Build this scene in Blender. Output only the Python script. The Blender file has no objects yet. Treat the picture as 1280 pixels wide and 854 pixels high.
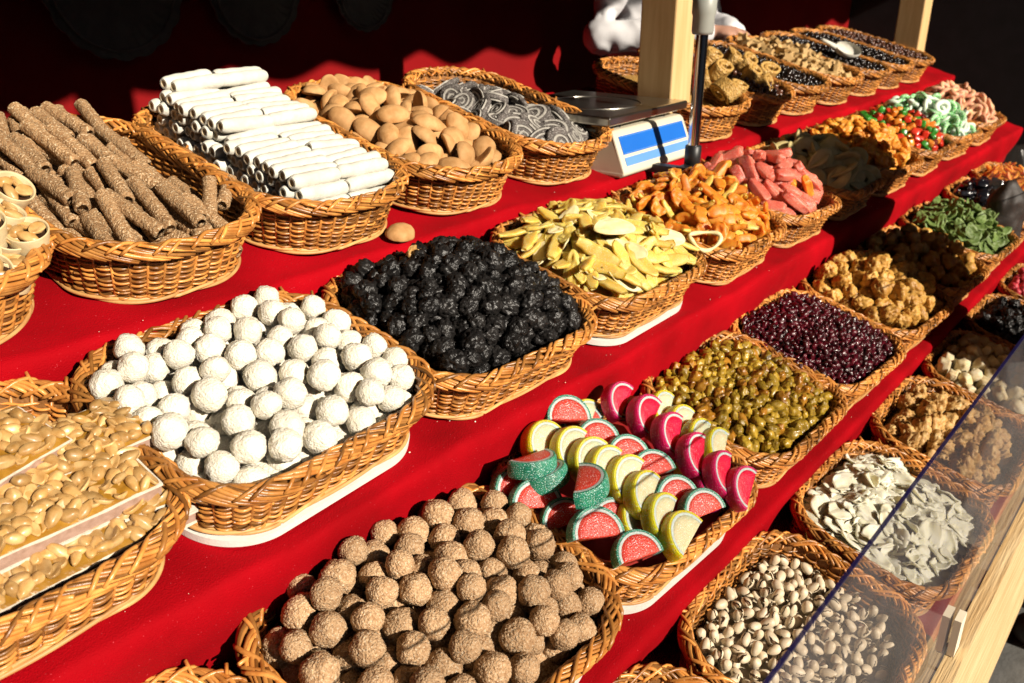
import bpy, bmesh, math, random
import numpy as np
from mathutils import Vector, Matrix, Euler, Quaternion, noise
random.seed(7); RNG = np.random.default_rng(7)
R = math.radians
scene = bpy.context.scene
COL = scene.collection

# ------------------------------------------------------------------ camera, sky, sun, exposure
CAMZ = 1.45
PITCH, HEAD, FPX = R(22.8), R(39.4), 1100.0
cam_data = bpy.data.cameras.new('camera'); cam = bpy.data.objects.new('camera', cam_data); COL.objects.link(cam)
Fv = Vector((math.cos(PITCH)*math.cos(HEAD), math.cos(PITCH)*math.sin(HEAD), -math.sin(PITCH)))
Rv = Vector((math.sin(HEAD), -math.cos(HEAD), 0)); Uv = Rv.cross(Fv)
cam.location = (0, 0, CAMZ)
cam.rotation_euler = Matrix((Rv, Uv, -Fv)).transposed().to_euler()
cam_data.sensor_width = 36; cam_data.lens = FPX/1280*36
cam_data.clip_start = 0.02; cam_data.clip_end = 500
cam_data.dof.use_dof = True; cam_data.dof.focus_distance = 1.05; cam_data.dof.aperture_fstop = 9.0
scene.camera = cam
cy = scene.cycles; cy.use_denoising = True; cy.max_bounces = 8; cy.diffuse_bounces = 1; cy.glossy_bounces = 3; cy.transparent_max_bounces = 12; cy.transmission_bounces = 4

SUN_AZ, SUN_EL = R(-2.5), R(27)           # azimuth from the stall's front normal towards +X
to_sun = Vector((math.sin(SUN_AZ)*math.cos(SUN_EL), -math.cos(SUN_AZ)*math.cos(SUN_EL), math.sin(SUN_EL)))
world = bpy.data.worlds.new('World'); scene.world = world; world.use_nodes = True
wn = world.node_tree.nodes; wl = world.node_tree.links
sky = wn.new('ShaderNodeTexSky'); sky.sky_type = 'NISHITA'; sky.sun_disc = False
sky.sun_elevation = SUN_EL; sky.sun_rotation = R(180) - SUN_AZ
wn['Background'].inputs['Strength'].default_value = 0.05
wl.new(sky.outputs['Color'], wn['Background'].inputs['Color'])
sun_data = bpy.data.lights.new('sun', 'SUN'); sun = bpy.data.objects.new('sun', sun_data); COL.objects.link(sun)
sun_data.energy = 5.0; sun_data.angle = R(0.5); sun_data.color = (1.0, 0.90, 0.76)
sun.rotation_euler = to_sun.to_track_quat('Z', 'Y').to_euler(); sun.location = (2, -4, 5)
vs = scene.view_settings
vs.view_transform = 'Standard'; vs.look = 'None'; vs.gamma = 1.0; vs.use_curve_mapping = False
vs.exposure = 0.50

# ------------------------------------------------------------------ helpers
def px_ray(u, v): return Rv*(u-640) + Uv*(427-v) + Fv*FPX

class MB:
    """collects vertices and faces, with a colour value per vertex, into one mesh"""
    def __init__(s): s.v = []; s.f = []; s.c = []; s.m = []
    def add(s, verts, faces, col=0.5, mi=0):
        o = len(s.v); s.v.extend([tuple(p) for p in verts]); s.f.extend([tuple(i+o for i in q) for q in faces])
        s.c.extend([col]*len(verts)); s.m.extend([mi]*len(faces))
    def box(s, lo, hi, col=.5, mi=0, M=None):
        x0, y0, z0 = lo; x1, y1, z1 = hi
        vv = [Vector(p) for p in ((x0,y0,z0),(x1,y0,z0),(x1,y1,z0),(x0,y1,z0),(x0,y0,z1),(x1,y0,z1),(x1,y1,z1),(x0,y1,z1))]
        if M: vv = [M @ p for p in vv]
        s.add(vv, [(3,2,1,0),(4,5,6,7),(0,1,5,4),(1,2,6,5),(2,3,7,6),(3,0,4,7)], col, mi)
    def tube(s, pts, rad, sides=6, closed=False, col=.5, cap=True, mi=0):
        n = len(pts); pts = np.asarray(pts, float)
        rad = np.full(n, rad) if np.isscalar(rad) else np.asarray(rad, float)
        T = (np.roll(pts, -1, 0) - np.roll(pts, 1, 0)) if closed else np.gradient(pts, axis=0)
        T /= np.linalg.norm(T, axis=1)[:, None] + 1e-12
        up = np.array((0, 0, 1.0))
        A = np.cross(T, up); ln = np.linalg.norm(A, axis=1); bad = ln < 1e-3
        A[bad] = np.cross(T[bad], (1.0, 0, 0)); A /= np.linalg.norm(A, axis=1)[:, None]
        B = np.cross(T, A)
        an = np.linspace(0, 2*np.pi, sides, endpoint=False)
        V = pts[:, None] + rad[:, None, None]*(A[:, None]*np.cos(an)[None, :, None] + B[:, None]*np.sin(an)[None, :, None])
        F = []
        for i in range(n if closed else n-1):
            a = i*sides; b = ((i+1) % n)*sides
            for k in range(sides):
                k2 = (k+1) % sides; F.append((a+k, a+k2, b+k2, b+k))
        if cap and not closed:
            F.append(tuple(range(sides))[::-1]); F.append(tuple(range((n-1)*sides, n*sides)))
        s.add(V.reshape(-1, 3), F, col, mi)
    def lathe(s, prof, seg=24, col=.5, mi=0, M=None, close=True):
        vv = []; F = []; n = len(prof)
        for k in range(seg):
            a = 2*math.pi*k/seg
            for r, z in prof:
                p = Vector((r*math.cos(a), r*math.sin(a), z)); vv.append(M @ p if M else p)
        for k in range(seg):
            k2 = (k+1) % seg
            for i in range(n-1): F.append((k*n+i, k2*n+i, k2*n+i+1, k*n+i+1))
        s.add(vv, F, col, mi)
    def mesh(s, name, mats=(), smooth=True):
        me = bpy.data.meshes.new(name); me.from_pydata(s.v, [], s.f); me.update()
        at = me.attributes.new('tone', 'FLOAT', 'POINT'); at.data.foreach_set('value', np.asarray(s.c, np.float32))
        for m in mats: me.materials.append(m)
        if len(mats) > 1: me.polygons.foreach_set('material_index', np.asarray(s.m, np.int32))
        me.polygons.foreach_set('use_smooth', np.full(len(s.f), smooth)); me.update()
        return me

def obj(name, me, parent=None, M=None):
    o = bpy.data.objects.new(name, me); COL.objects.link(o)
    if parent is not None: o.parent = parent
    if M is not None: o.matrix_basis = M
    return o
def tag(o, label=None, cat=None, group=None, kind=None):
    if label: o['label'] = label
    if cat: o['category'] = cat
    if group: o['group'] = group
    if kind: o['kind'] = kind
    return o
def ico(sub):
    bm = bmesh.new(); bmesh.ops.create_icosphere(bm, subdivisions=sub, radius=1.0)
    V = np.array([v.co[:] for v in bm.verts]); F = [tuple(v.index for v in f.verts) for f in bm.faces]
    bm.free(); return V, F
ICO = {k: ico(k) for k in (1, 2, 3, 4, 5)}
def nz(V, freq, seed=0, kind='perlin'):
    off = Vector((seed*7.31, seed*3.17+1.7, seed*5.9))
    if kind == 'cell':
        return np.array([noise.voronoi(Vector(p)*freq+off)[0][0] for p in V])
    if kind == 'cell2':
        r = [noise.voronoi(Vector(p)*freq+off)[0] for p in V]; return np.array([q[1]-q[0] for q in r])
    if kind == 'turb':
        return np.array([noise.turbulence(Vector(p)*freq+off, 3, False) for p in V])
    if kind == 'ridge':
        return np.array([1-abs(noise.noise(Vector(p)*freq+off))*2 for p in V])
    return np.array([noise.noise(Vector(p)*freq+off) for p in V])
def me_np(name, V, F, mats, smooth=True):
    b = MB(); b.add(V, F); return b.mesh(name, mats, smooth)
def lump(name, m, sub=3, size=(1, 1, 1), big=.2, bigf=1.3, small=.0, smallf=5, seed=0, kind='perlin'):
    V, F = ICO[sub]; V = V.copy()
    d = 1 + big*nz(V, bigf, seed)
    if small: d += small*(nz(V, smallf, seed+3, kind)-(.3 if kind.startswith('cell') else 0))
    return me_np(name, V*d[:, None]*np.array(size), F, [m])

# ------------------------------------------------------------------ materials
def mat(name, c1, c2=None, scale=30, rough=.6, bump=0, bscale=300, btype='noise', spec=.5, sss=0, sssr=(.01,.005,.003),
        coat=0, rnd=.12, speck=None, c3=None, metal=0, stretch=None, tone=0, detail=4, sheen=0, bdist=.002, trans=0):
    m = bpy.data.materials.new(name); m.use_nodes = True
    N = m.node_tree.nodes; L = m.node_tree.links; P = N['Principled BSDF']
    c2 = c2 or c1
    tc = N.new('ShaderNodeTexCoord'); co = tc.outputs['Object']
    if stretch:
        mp = N.new('ShaderNodeMapping'); mp.inputs['Scale'].default_value = stretch; L.new(co, mp.inputs['Vector']); co = mp.outputs['Vector']
    nt = N.new('ShaderNodeTexNoise'); nt.inputs['Scale'].default_value = scale; nt.inputs['Detail'].default_value = detail; L.new(co, nt.inputs['Vector'])
    cr = N.new('ShaderNodeValToRGB'); e = cr.color_ramp.elements
    e[0].position = .32; e[0].color = (*c1, 1); e[1].position = .68; e[1].color = (*c2, 1)
    if c3: q = e.new(.9); q.color = (*c3, 1)
    L.new(nt.outputs['Fac'], cr.inputs['Fac']); out = cr.outputs['Color']
    if speck:
        sc, th, colr = speck
        n2 = N.new('ShaderNodeTexNoise'); n2.inputs['Scale'].default_value = sc; n2.inputs['Detail'].default_value = 1; L.new(tc.outputs['Object'], n2.inputs['Vector'])
        mr = N.new('ShaderNodeMapRange'); mr.inputs[1].default_value = th; mr.inputs[2].default_value = th+.07; L.new(n2.outputs['Fac'], mr.inputs[0])
        mx = N.new('ShaderNodeMixRGB'); L.new(mr.outputs[0], mx.inputs[0]); L.new(out, mx.inputs[1]); mx.inputs[2].default_value = (*colr, 1); out = mx.outputs[0]
    if rnd or tone:
        hs = N.new('ShaderNodeHueSaturation')
        oi = N.new('ShaderNodeObjectInfo'); ma = N.new('ShaderNodeMapRange')
        ma.inputs[3].default_value = 1-rnd; ma.inputs[4].default_value = 1+rnd; L.new(oi.outputs['Random'], ma.inputs[0]); val = ma.outputs[0]
        if tone:
            at = N.new('ShaderNodeAttribute'); at.attribute_name = 'tone'
            mb = N.new('ShaderNodeMapRange'); mb.inputs[3].default_value = 1-tone; mb.inputs[4].default_value = 1+tone; L.new(at.outputs['Fac'], mb.inputs[0])
            mu = N.new('ShaderNodeMath'); mu.operation = 'MULTIPLY'; L.new(val, mu.inputs[0]); L.new(mb.outputs[0], mu.inputs[1]); val = mu.outputs[0]
        L.new(val, hs.inputs['Value']); L.new(out, hs.inputs['Color']); out = hs.outputs['Color']
    L.new(out, P.inputs['Base Color'])
    P.inputs['Roughness'].default_value = rough; P.inputs['Specular IOR Level'].default_value = spec; P.inputs['Metallic'].default_value = metal
    if sss:
        P.inputs['Subsurface Weight'].default_value = sss; P.inputs['Subsurface Radius'].default_value = sssr; P.inputs['Subsurface Scale'].default_value = 1.0
    if coat: P.inputs['Coat Weight'].default_value = coat; P.inputs['Coat Roughness'].default_value = .15
    if sheen: P.inputs['Sheen Weight'].default_value = sheen; P.inputs['Sheen Roughness'].default_value = .4
    if trans: P.inputs['Transmission Weight'].default_value = trans
    if bump:
        if btype == 'noise':
            bt = N.new('ShaderNodeTexNoise'); bt.inputs['Scale'].default_value = bscale; bt.inputs['Detail'].default_value = 3; h = bt.outputs['Fac']
        else:
            bt = N.new('ShaderNodeTexVoronoi'); bt.inputs['Scale'].default_value = bscale; h = bt.outputs['Distance']
        L.new(co if stretch else tc.outputs['Object'], bt.inputs['Vector'])
        bp = N.new('ShaderNodeBump'); bp.inputs['Strength'].default_value = bump; bp.inputs['Distance'].default_value = bdist
        L.new(h, bp.inputs['Height']); L.new(bp.outputs['Normal'], P.inputs['Normal'])
    return m

MW = mat('wicker', (.36,.125,.022), (.57,.255,.062), 60, .34, .4, 500, spec=.6, rnd=.2, tone=.62, bdist=.0006)
MWL = mat('wicker_pale', (.44,.22,.07), (.58,.33,.12), 60, .5, .3, 400, rnd=.1, tone=.3, bdist=.0006)
MWD = mat('wicker_dark', (.2,.08,.02), (.3,.13,.035), 120, .6, .6, 220, rnd=.1)
MBOARD = mat('white_board', (.72,.70,.64), (.8,.78,.72), 40, .6, .2, 300, rnd=.05)
def red_cloth(name, rndv=.04):
    m = mat(name, (.24,.0005,.003), (.40,.0007,.006), 7, .8, .9, 520, spec=.07, rnd=rndv, sheen=.04, speck=(480,.74,(.6,.06,.08)), bdist=.0012)  # paler specks paint the felt's sparkle into its colour
    m.node_tree.nodes['Principled BSDF'].inputs['Sheen Tint'].default_value = (1,.25,.25,1)
    return m
MRED = red_cloth('red_felt')
MWALLRED = mat('red_backdrop_cloth', (.19,.0005,.0015), (.24,.0006,.002), 3, .8, .2, 400, spec=.2, rnd=0)
MPINE = mat('pine_wood', (.62,.40,.18), (.74,.53,.27), 5, .6, .25, 60, stretch=(1,14,14), rnd=.04, spec=.3)
MPINEV = mat('pine_post', (.60,.38,.16), (.72,.50,.24), 6, .55, .15, 60, stretch=(14,14,1), rnd=.04, spec=.35)
MSAWN = mat('sawn_board', (.50,.31,.13), (.80,.60,.33), 6, .65, .8, 14, stretch=(.9,18,30), rnd=.03, spec=.3, bdist=.003, detail=8)
MDARK = mat('dark_fabric', (.006,.006,.008), (.012,.011,.014), 12, .85, .3, 400, rnd=0)
MSTONE = mat('paving_stone', (.09,.088,.082), (.15,.145,.135), 9, .85, .5, 60, rnd=.12, bdist=.004)

# ------------------------------------------------------------------ ground and setting
GZ = 0.0
b = MB(); b.box((-60,-60,-.3),(60,60,-.012)); g = obj('ground', b.mesh('ground', [MSTONE], False)); tag(g, kind='structure')
bs = MB(); bs.box((-.295,-.195,-.03),(.295,.195,0)); slab_me = bs.mesh('paving_slab', [MSTONE], False)
for i in range(-2, 9):
    for j in range(-6, 4):
        o = obj('paving_slab', slab_me, g); o.location = (i*.6+(.3 if j % 2 else 0), j*.4, random.uniform(-.002,.002)); o.rotation_euler = (0,0,random.uniform(-.004,.004))

# tiers: front line of the shelf surface under the baskets (y, z relative to the camera), tilt
TILT = R(14); CT, ST = math.cos(TILT), math.sin(TILT)
TIER = {1: (.954, -.373), 2: (.680, -.544), 3: (.445, -.762), 4: (.200, -.930)}
BACK = {1: 1.34, 2: .985, 3: .725, 4: .485}
XA, XB = -.75, 3.86
INC = {1: .03, 2: .05, 3: .055, 4: .0}
def shelf_z(k, y): return TIER[k][1] + (y-TIER[k][0])*math.tan(TILT)
def cloth(k, x0, x1, seed):
    y0 = TIER[k][0]-.026; yb = BACK[k]
    prof = []
    for i in range(16): y = yb+(y0+.012-yb)*i/15; prof.append((y, shelf_z(k, y), 0))
    ze = shelf_z(k, y0)
    for a in (25, 50, 75): prof.append((y0+.012-.012*math.sin(R(a)), ze+.003-.012*(1-math.cos(R(a))), 0))
    zlow = (shelf_z(k+1, y0+INC[k]) + .002) if k < 4 else ze-.02
    n = 14
    for i in range(1, n+1):
        t = i/n; prof.append((y0+INC[k]*t**1.3, ze-.010+(zlow-ze+.010)*t, t))
    if k < 4:
        for i in range(1, 5): y = y0+INC[k]-.012*i/4; prof.append((y, shelf_z(k+1, y)+.004, 1.0))
    nx = int((x1-x0)/.012); V = []; Fc = []
    for i in range(nx+1):
        x = x0+(x1-x0)*i/nx
        for (y, z, t) in prof:
            w = noise.noise(Vector((x*7+seed*9, seed, t*.8)))*.020 + noise.noise(Vector((x*17, seed*5, t*1.5)))*.009
            sag = .006*noise.noise(Vector((x*5, y*9, seed)))+.005*noise.noise(Vector((x*19, y*26, seed+4)))
            V.append((x, y - (w+.004)*min(1, t*1.6) if t > 0 else y, CAMZ+z+(sag if t == 0 else .6*sag) + .0035))
    n = len(prof)
    for i in range(nx):
        for j in range(n-1): Fc.append((i*n+j, i*n+j+1, (i+1)*n+j+1, (i+1)*n+j))
    o = obj('red_cloth', me_np('red_cloth', V, Fc, [MRED]))
    return o
names = {1: 'red felt cloth over the uppermost shelf behind the coconut balls', 2: 'red felt cloth over the second shelf, under coconut balls and prunes',
         3: 'red felt cloth over the third shelf, under fruit jelly slices and raisins', 4: 'red felt cloth over the lowest shelf, under pistachios and coconut chips'}
for k in (1, 2, 3, 4): tag(cloth(k, XA, XB, k*1.37), names[k], 'cloth')

stall = obj('market_stall', None); stall.location = (1.5, .7, 0)
tag(stall, 'wooden market stall with stepped shelves, square pine posts and a cloth canopy', 'stall')
def part(name, b, mats, parent, smooth=False):
    o = obj(name, b.mesh(name, mats, smooth), parent)
    if parent is stall: o.matrix_parent_inverse = Matrix.Translation(stall.location).inverted()
    return o
for k in (1, 2, 3, 4):
    b = MB(); y0 = TIER[k][0]-.012
    b.add([(x, y, CAMZ+shelf_z(k, y)-d) for x in (XA+.01, XB-.01) for y in (y0, BACK[k]-.002) for d in (.006, .026)],
          [(0,2,6,4),(1,5,7,3),(0,4,5,1),(2,3,7,6),(0,1,3,2),(4,6,7,5)])
    part('shelf_board', b, [MPINE], stall)
    for x in (-.5, .9, 2.3, 3.6):
        b = MB(); y = (y0+BACK[k])/2+.05; b.box((x-.02, y-.02, 0), (x+.02, y+.02, CAMZ+shelf_z(k, y)-.028)); part('shelf_leg', b, [MPINEV], stall)
# front board of the stall and its sawn top
b = MB(); b.box((XA, .128, CAMZ-1.33), (XB, .152, CAMZ-.925)); part('front_board', b, [MSAWN], stall)
for x in (1.192, 2.75):
    for y in (.1405, .1565):
        b = MB(); b.box((x-.006, y, CAMZ-.9235), (x+.024, y+.010, CAMZ-.860)); part('pane_batten', b, [mat('batten', (.72,.62,.45), (.82,.74,.58), 10, .6, rnd=0)], stall)
for x, y, a in ((1.825, 1.05, .09), (3.60, 1.045, .09), (-.62, 1.9, .09)):
    b = MB(); b.box((x-a/2, y-a/2, 0), (x+a/2, y+a/2, CAMZ+1.35))
    o = part('post', b, [MPINEV], stall)
    bv = o.modifiers.new('bevel', 'BEVEL'); bv.width = .004; bv.segments = 2
# canopy with scalloped valance and unseen tails added to shade the backdrop
MCAN = mat('canopy_cloth', (.10,.006,.01), (.13,.01,.014), 5, .9, rnd=0)
YF, ZF = -.30, .925
b = MB(); b.box((-2.5, YF, 0), (7.5, 3.3, .012))
V = [(x, y, CAMZ+ZF+.16+(y-YF)*.10+d) for x in (-3.6, 7.6) for y in (YF, 3.3) for d in (0, .012)]
b = MB(); b.add(V, [(0,2,6,4),(1,5,7,3),(0,4,5,1),(2,3,7,6),(0,1,3,2),(4,6,7,5)]); part('canopy', b, [MCAN], stall)
b = MB(); V = []; nseg = 600
for i in range(nseg+1):
    x = -3.6+11.2*i/nseg; ph = (x*1.15) % 1.0
    zb = CAMZ+ZF - .042*abs(math.sin(math.pi*(x*3.0+.35)))**1.3 + .02*math.sin(x*1.1)
    for yy in (YF, YF+.004): V += [(x, yy, zb), (x, yy, CAMZ+ZF+.162)]
F = []
for i in range(nseg):
    a = i*4; c = a+4
    F += [(a, c, c+1, a+1), (a+2, a+3, c+3, c+2), (a, a+2, c+2, c)]
b.add(V, F); part('valance', b, [MCAN], stall, True)
for x0, x1 in ((.83, .96), (2.98, 4.9)):  # added strips, out of view, that throw dark bands on the curtain
    b = MB(); b.box((x0, YF-.012, CAMZ+ZF-.26), (x1, YF-.006, CAMZ+ZF+.14)); part('shade_tail', b, [MCAN], stall)

# unseen open-fronted hall and houses, added and sized to block sky light
MHOUSE = mat('dark_plaster', (.05,.045,.04), (.07,.065,.06), 2, .9, .3, 20, rnd=.1)
MSLATE = mat('slate_roof', (.03,.03,.035), (.045,.045,.05), 5, .8, rnd=.1)
MGLASSD = mat('dark_window', (.01,.012,.015), (.015,.017,.02), 5, .2, rnd=0)
MBEAM = mat('dark_timber', (.035,.022,.014), (.06,.04,.025), 6, .8, .4, 40, stretch=(1,8,8), rnd=.1)
hall = obj('sky_block_hall', None); tag(hall, 'unseen dark timber hall added over the stall to block sky light', 'hall')
b = MB(); b.box((-9.5, -8, CAMZ+6.0), (14.5, 4.0, CAMZ+6.15)); obj('roof', b.mesh('roof', [MBEAM], False), hall)
b = MB(); b.box((-9.4, 3.8, 0), (14.4, 3.95, CAMZ+5.98)); obj('wall', b.mesh('wall', [MBEAM], False), hall)
for x in (-9.4, 14.25): b = MB(); b.box((x, -7.9, 0), (x+.15, 3.78, CAMZ+5.98)); obj('wall', b.mesh('wall', [MBEAM], False), hall)
for x in (-6, 12): b = MB(); b.box((x-.12, -7.8, 0), (x+.12, -7.56, CAMZ+5.98)); obj('column', b.mesh('column', [MBEAM], False), hall)
for k, (x0, x1, h, lab) in enumerate(((-75, -17, 14.4, 'unseen grey plaster house added at the far corner to block sky light'), (-16.8, 20, 14.7, 'unseen grey plaster house added opposite the hall to block sky light'), (20.2, 80, 14.5, 'unseen grey plaster house added beyond the hall to block sky light'))):
    hr = obj('house', None); hr.location = ((x0+x1)/2, -30, 0); tag(hr, lab, 'house', 'unseen houses added to block sky light')
    w = (x1-x0)/2; b = MB(); b.box((-w, -6, 0), (w, 0, h)); obj('wall', b.mesh('wall', [MHOUSE], False), hr)
    b = MB(); b.add([(-w-.1, .15, h), (w+.1, .15, h), (w+.1, -3, h+.9), (-w-.1, -3, h+.9), (-w-.1, -6, h), (w+.1, -6, h)], [(0, 1, 2, 3), (0, 3, 4), (1, 5, 2), (0, 4, 5, 1), (4, 3, 2, 5)]); obj('roof', b.mesh('roof', [MSLATE], False), hr)
    for j in range(8):
        for z0 in (1.0, 4.4, 7.8, 11.2):
            b = MB(); cx = -w+(j+.5)*w/4; b.box((cx-.5, 0, z0), (cx+.5, .05, z0+1.5)); wd = obj('window', b.mesh('window', [MPINE], False), hr)
            b = MB(); b.box((cx-.42, .051, z0+.08), (cx+.42, .06, z0+1.42)); obj('pane', b.mesh('pane', [MGLASSD], False), wd)

b = MB(); b.box((-1.25, .95, 0), (-1.20, 1.98, CAMZ+2.0)); part('side_light_block', b, [MPINE], stall)  # unseen wall added to keep light out from the left
for x in (-3.4, 7.4):
    b = MB(); b.box((x-.05, YF-.0, 0), (x+.05, YF+.10, CAMZ+ZF+.15)); part('post', b, [MPINEV], stall)
# red backdrop behind the stall, hanging in soft folds
WALLY = 2.0
V = []; F = []; nx, nzv = 260, 14
for i in range(nx+1):
    x = -2.2+9.4*i/nx
    for j in range(nzv+1):
        z = 0.0+2.7*j/nzv
        V.append((x, WALLY+.012*math.sin(x*9+.6*math.sin(x*3.1))+.006*noise.noise(Vector((x*6, z*1.2, 3))), z))
for i in range(nx):
    for j in range(nzv): a = i*(nzv+1)+j; F.append((a, a+nzv+1, a+nzv+2, a+1))
tag(obj('backdrop_curtain', me_np('backdrop_curtain', V, F, [MWALLRED])), 'red cloth curtain hanging as the back wall of the stall', 'curtain')
b = MB(); b.box((5.6, -.2, 0), (5.68, 2.5, 3)); tag(obj('added_end_wall', b.mesh('added_end_wall', [MDARK], False)), kind='structure')  # added dark wall that keeps the far background black
# lace plates hung on the curtain
MLACE = mat('lace_plate', (.10,.085,.08), (.14,.12,.11), 20, .7, .6, 120, rnd=.05)
for k, (u, v, rr, lab) in enumerate(((138, -22, .155, 'round scalloped plate on curtain behind the sesame sticks'), (315, -12, .125, 'round scalloped plate on curtain above the white wafer rolls'), (452, -10, .10, 'round scalloped plate on curtain above the almond cookies'))):
    d = px_ray(u, v); p = d*((WALLY-.03)/d.y); root = obj('hanging_plate', None); root.location = (p.x, WALLY-.03, CAMZ+p.z); root.rotation_euler = (R(90), 0, 0)
    tag(root, lab, 'plate', 'plates hung on the curtain')
    b = MB(); V = []; F = []; ns = 120
    for i in range(ns):
        a = 2*math.pi*i/ns; sc = 1+.045*abs(math.sin(a*9))
        for r_, z_ in ((.0, .004), (.55, .004), (.66, .010), (.72, .006), (.84, .016), (.93, .010), (1.0, .018), (1.0, .010), (.6, -.002), (0, -.002)):
            q = r_*rr*(sc if r_ > .7 else 1); V.append((q*math.cos(a), q*math.sin(a), z_+(.003*math.sin(a*36) if .7 < r_ < .99 else 0)))
    for i in range(ns):
        for j in range(9): F.append((i*10+j, ((i+1) % ns)*10+j, ((i+1) % ns)*10+j+1, i*10+j+1))
    b.add(V, F); obj('dish', b.mesh('dish', [MLACE]), root)
    b = MB(); b.tube([(rr*.9*math.cos(2*math.pi*i/72), rr*.9*math.sin(2*math.pi*i/72), .016+.004*(i % 2)) for i in range(72)], .004, 6, True); obj('lace_rim', b.mesh('lace_rim', [MLACE]), root)

# ------------------------------------------------------------------ baskets
def rrect(hw, hd, r, n):
    """n points, evenly spaced, on a rounded rectangle, with outward normals"""
    seg = []; st = 2*(hw-r), 2*(hd-r); arc = math.pi*r/2; per = 2*(st[0]+st[1])+4*arc
    P = []; Nn = []
    for i in range(n):
        s = per*i/n
        for side in range(4):
            ln = st[side % 2]; ang = -math.pi/2+side*math.pi/2
            cx, cy = [(hw-r, -hd+r), (hw-r, hd-r), (-hw+r, hd-r), (-hw+r, -hd+r)][side]
            d = Vector((math.cos(ang+math.pi/2), math.sin(ang+math.pi/2))); nn = Vector((math.cos(ang), math.sin(ang)))
            if s <= ln:
                p0 = Vector((cx, cy))+nn*r-d*ln; p = p0+d*s; break
            s -= ln
            if s <= arc:
                a = ang+s/r; nn = Vector((math.cos(a), math.sin(a))); p = Vector((cx, cy))+nn*r; break
            s -= arc
        P.append(p); Nn.append(nn)
    return np.array(P), np.array(Nn), per
def basket_meshes(W, D, H, rc, seed):
    rng = random.Random(seed); taper = .016
    P0, N0, per = rrect(W/2, D/2, rc, 8); ns = int(per/.0205)//2*2; sub = 6; n = ns*sub
    P, Nn, per = rrect(W/2, D/2, rc, n)
    b = MB(); pitch = .0037; rows = int((H-.022)/pitch)
    for i in range(rows):
        z = .007+i*pitch; ins = taper*(1-z/H)+.004
        ph = np.pi*np.arange(n)/sub + i*np.pi
        off = .0036*np.sin(ph)*(1+.15*np.sin(ph*.13+i)) - ins
        zz = z+.0009*np.sin(np.arange(n)*.05+i*2.1)+.0006*np.sin(np.arange(n)*.31+i)
        Q = np.column_stack((P+Nn*off[:, None], zz))
        # each row is made of several rods of differing tone
        cut = 9; st = rng.randrange(n)
        for c in range(cut):
            a0 = st+int(n*c/cut); a1 = st+int(n*(c+1)/cut)
            idx = [k % n for k in range(a0, a1+2)]
            b.tube(Q[idx], rng.uniform(.0015, .0020), 5, False, rng.random())
    weave = b.mesh('weave', [MW])
    b = MB()
    for k in range(ns):
        q = P[k*sub]; nn = Nn[k*sub]
        pts = [(*(q-nn*(taper*(1-t)+.004)), H*t*.86+.003) for t in (0, .5, 1)]
        b.tube(pts, .0019, 5, False, rng.random())
    stakes = b.mesh('stake', [MW])
    b = MB(); zc = H-.0095; ncol = int(per/.0112)
    def strand(s0, L, ph0, ph1, r0, r1, m, rr, ease, tone):
        pts = []; jit = rng.uniform(-.0014, .0014)
        for q in range(m):
            t = q/(m-1); s = (s0+t*L) % n; i0 = int(s) % n; i1 = (i0+1) % n; fr = s-int(s)
            p = P[i0]*(1-fr)+P[i1]*fr; nn = Nn[i0]; ph = ph0+(ph1-ph0)*t**ease; rad = r0+(r1-r0)*t+.0012*math.sin(t*math.pi*2)
            pts.append((*(p+nn*(rad*math.cos(ph)-.001)), zc+jit+rad*.95*math.sin(ph)))
        b.tube(pts, [rr*(.7 if q in (0, m-1) else 1) for q in range(m)], 6, False, tone)
    for j in range(ncol):
        s0 = (j+rng.uniform(-.22, .22))/ncol*n
        strand(s0, rng.uniform(.085, .115)/per*n, R(205), R(-50), .0072, .0108, 13, rng.uniform(.0019, .0026), .6, rng.random())
    for j in range(int(per/.021)):      # rods laid back over the top, so that the border reads as a plait
        s0 = (j+rng.uniform(-.3, .3))/int(per/.021)*n
        strand(s0, rng.uniform(.04, .06)/per*n, R(5), R(190), .0112, .0094, 9, rng.uniform(.0020, .0026), .9, rng.random())
    # a few clipped ends standing out of the border
    for j in range(7):
        k = rng.randrange(n); p = P[k]; nn = Nn[k]; t = Vector((-nn[1], nn[0]))
        a = p-nn*.004; c = p+nn*.012+np.array(t)*.012
        b.tube([(*a, H-.004), (*c, H+.003)], .0022, 5, False, .8)
    core = np.column_stack((P[::2]-Nn[::2]*.001, np.full(n//2, zc))); b.tube(core, .0058, 6, True, .05)
    rim = b.mesh('braided_rim', [MW])
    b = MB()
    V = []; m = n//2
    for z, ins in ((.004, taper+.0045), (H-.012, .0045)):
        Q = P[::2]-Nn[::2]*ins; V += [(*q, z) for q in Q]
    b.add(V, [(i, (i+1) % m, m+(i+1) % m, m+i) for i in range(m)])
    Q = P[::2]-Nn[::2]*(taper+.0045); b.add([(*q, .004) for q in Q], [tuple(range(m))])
    inner = b.mesh('dark_gap_shell', [MWD])  # added shell, coloured dark to stand for shade in the weave's gaps
    b = MB()
    for kk in range(2):
        an = np.arange(n)*.11+kk*np.pi
        Q = np.column_stack((P-Nn*(taper-.0005-.0022*np.cos(an))[:, None], .0045+.002*np.sin(an))); b.tube(Q[::2], .0026, 5, True, .9-.3*kk)
    foot = b.mesh('base_ring', [MWL])
    b = MB(); Q = P-Nn*(taper-.006); V = [(*q, z) for z in (-.010, -.001) for q in Q]
    b.add(V, [(i, (i+1) % n, n+(i+1) % n, n+i) for i in range(n)]+[tuple(range(n))[::-1], tuple(range(n, 2*n))])
    board = b.mesh('base_board', [MBOARD], False)
    return dict(weave=weave, stake=stakes, braided_rim=rim, dark_gap_shell=inner, base_ring=foot, base_board=board)
BT = {'A': (.325, .285, .080, .085), 'B': (.25, .40, .086, .105)}
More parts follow.
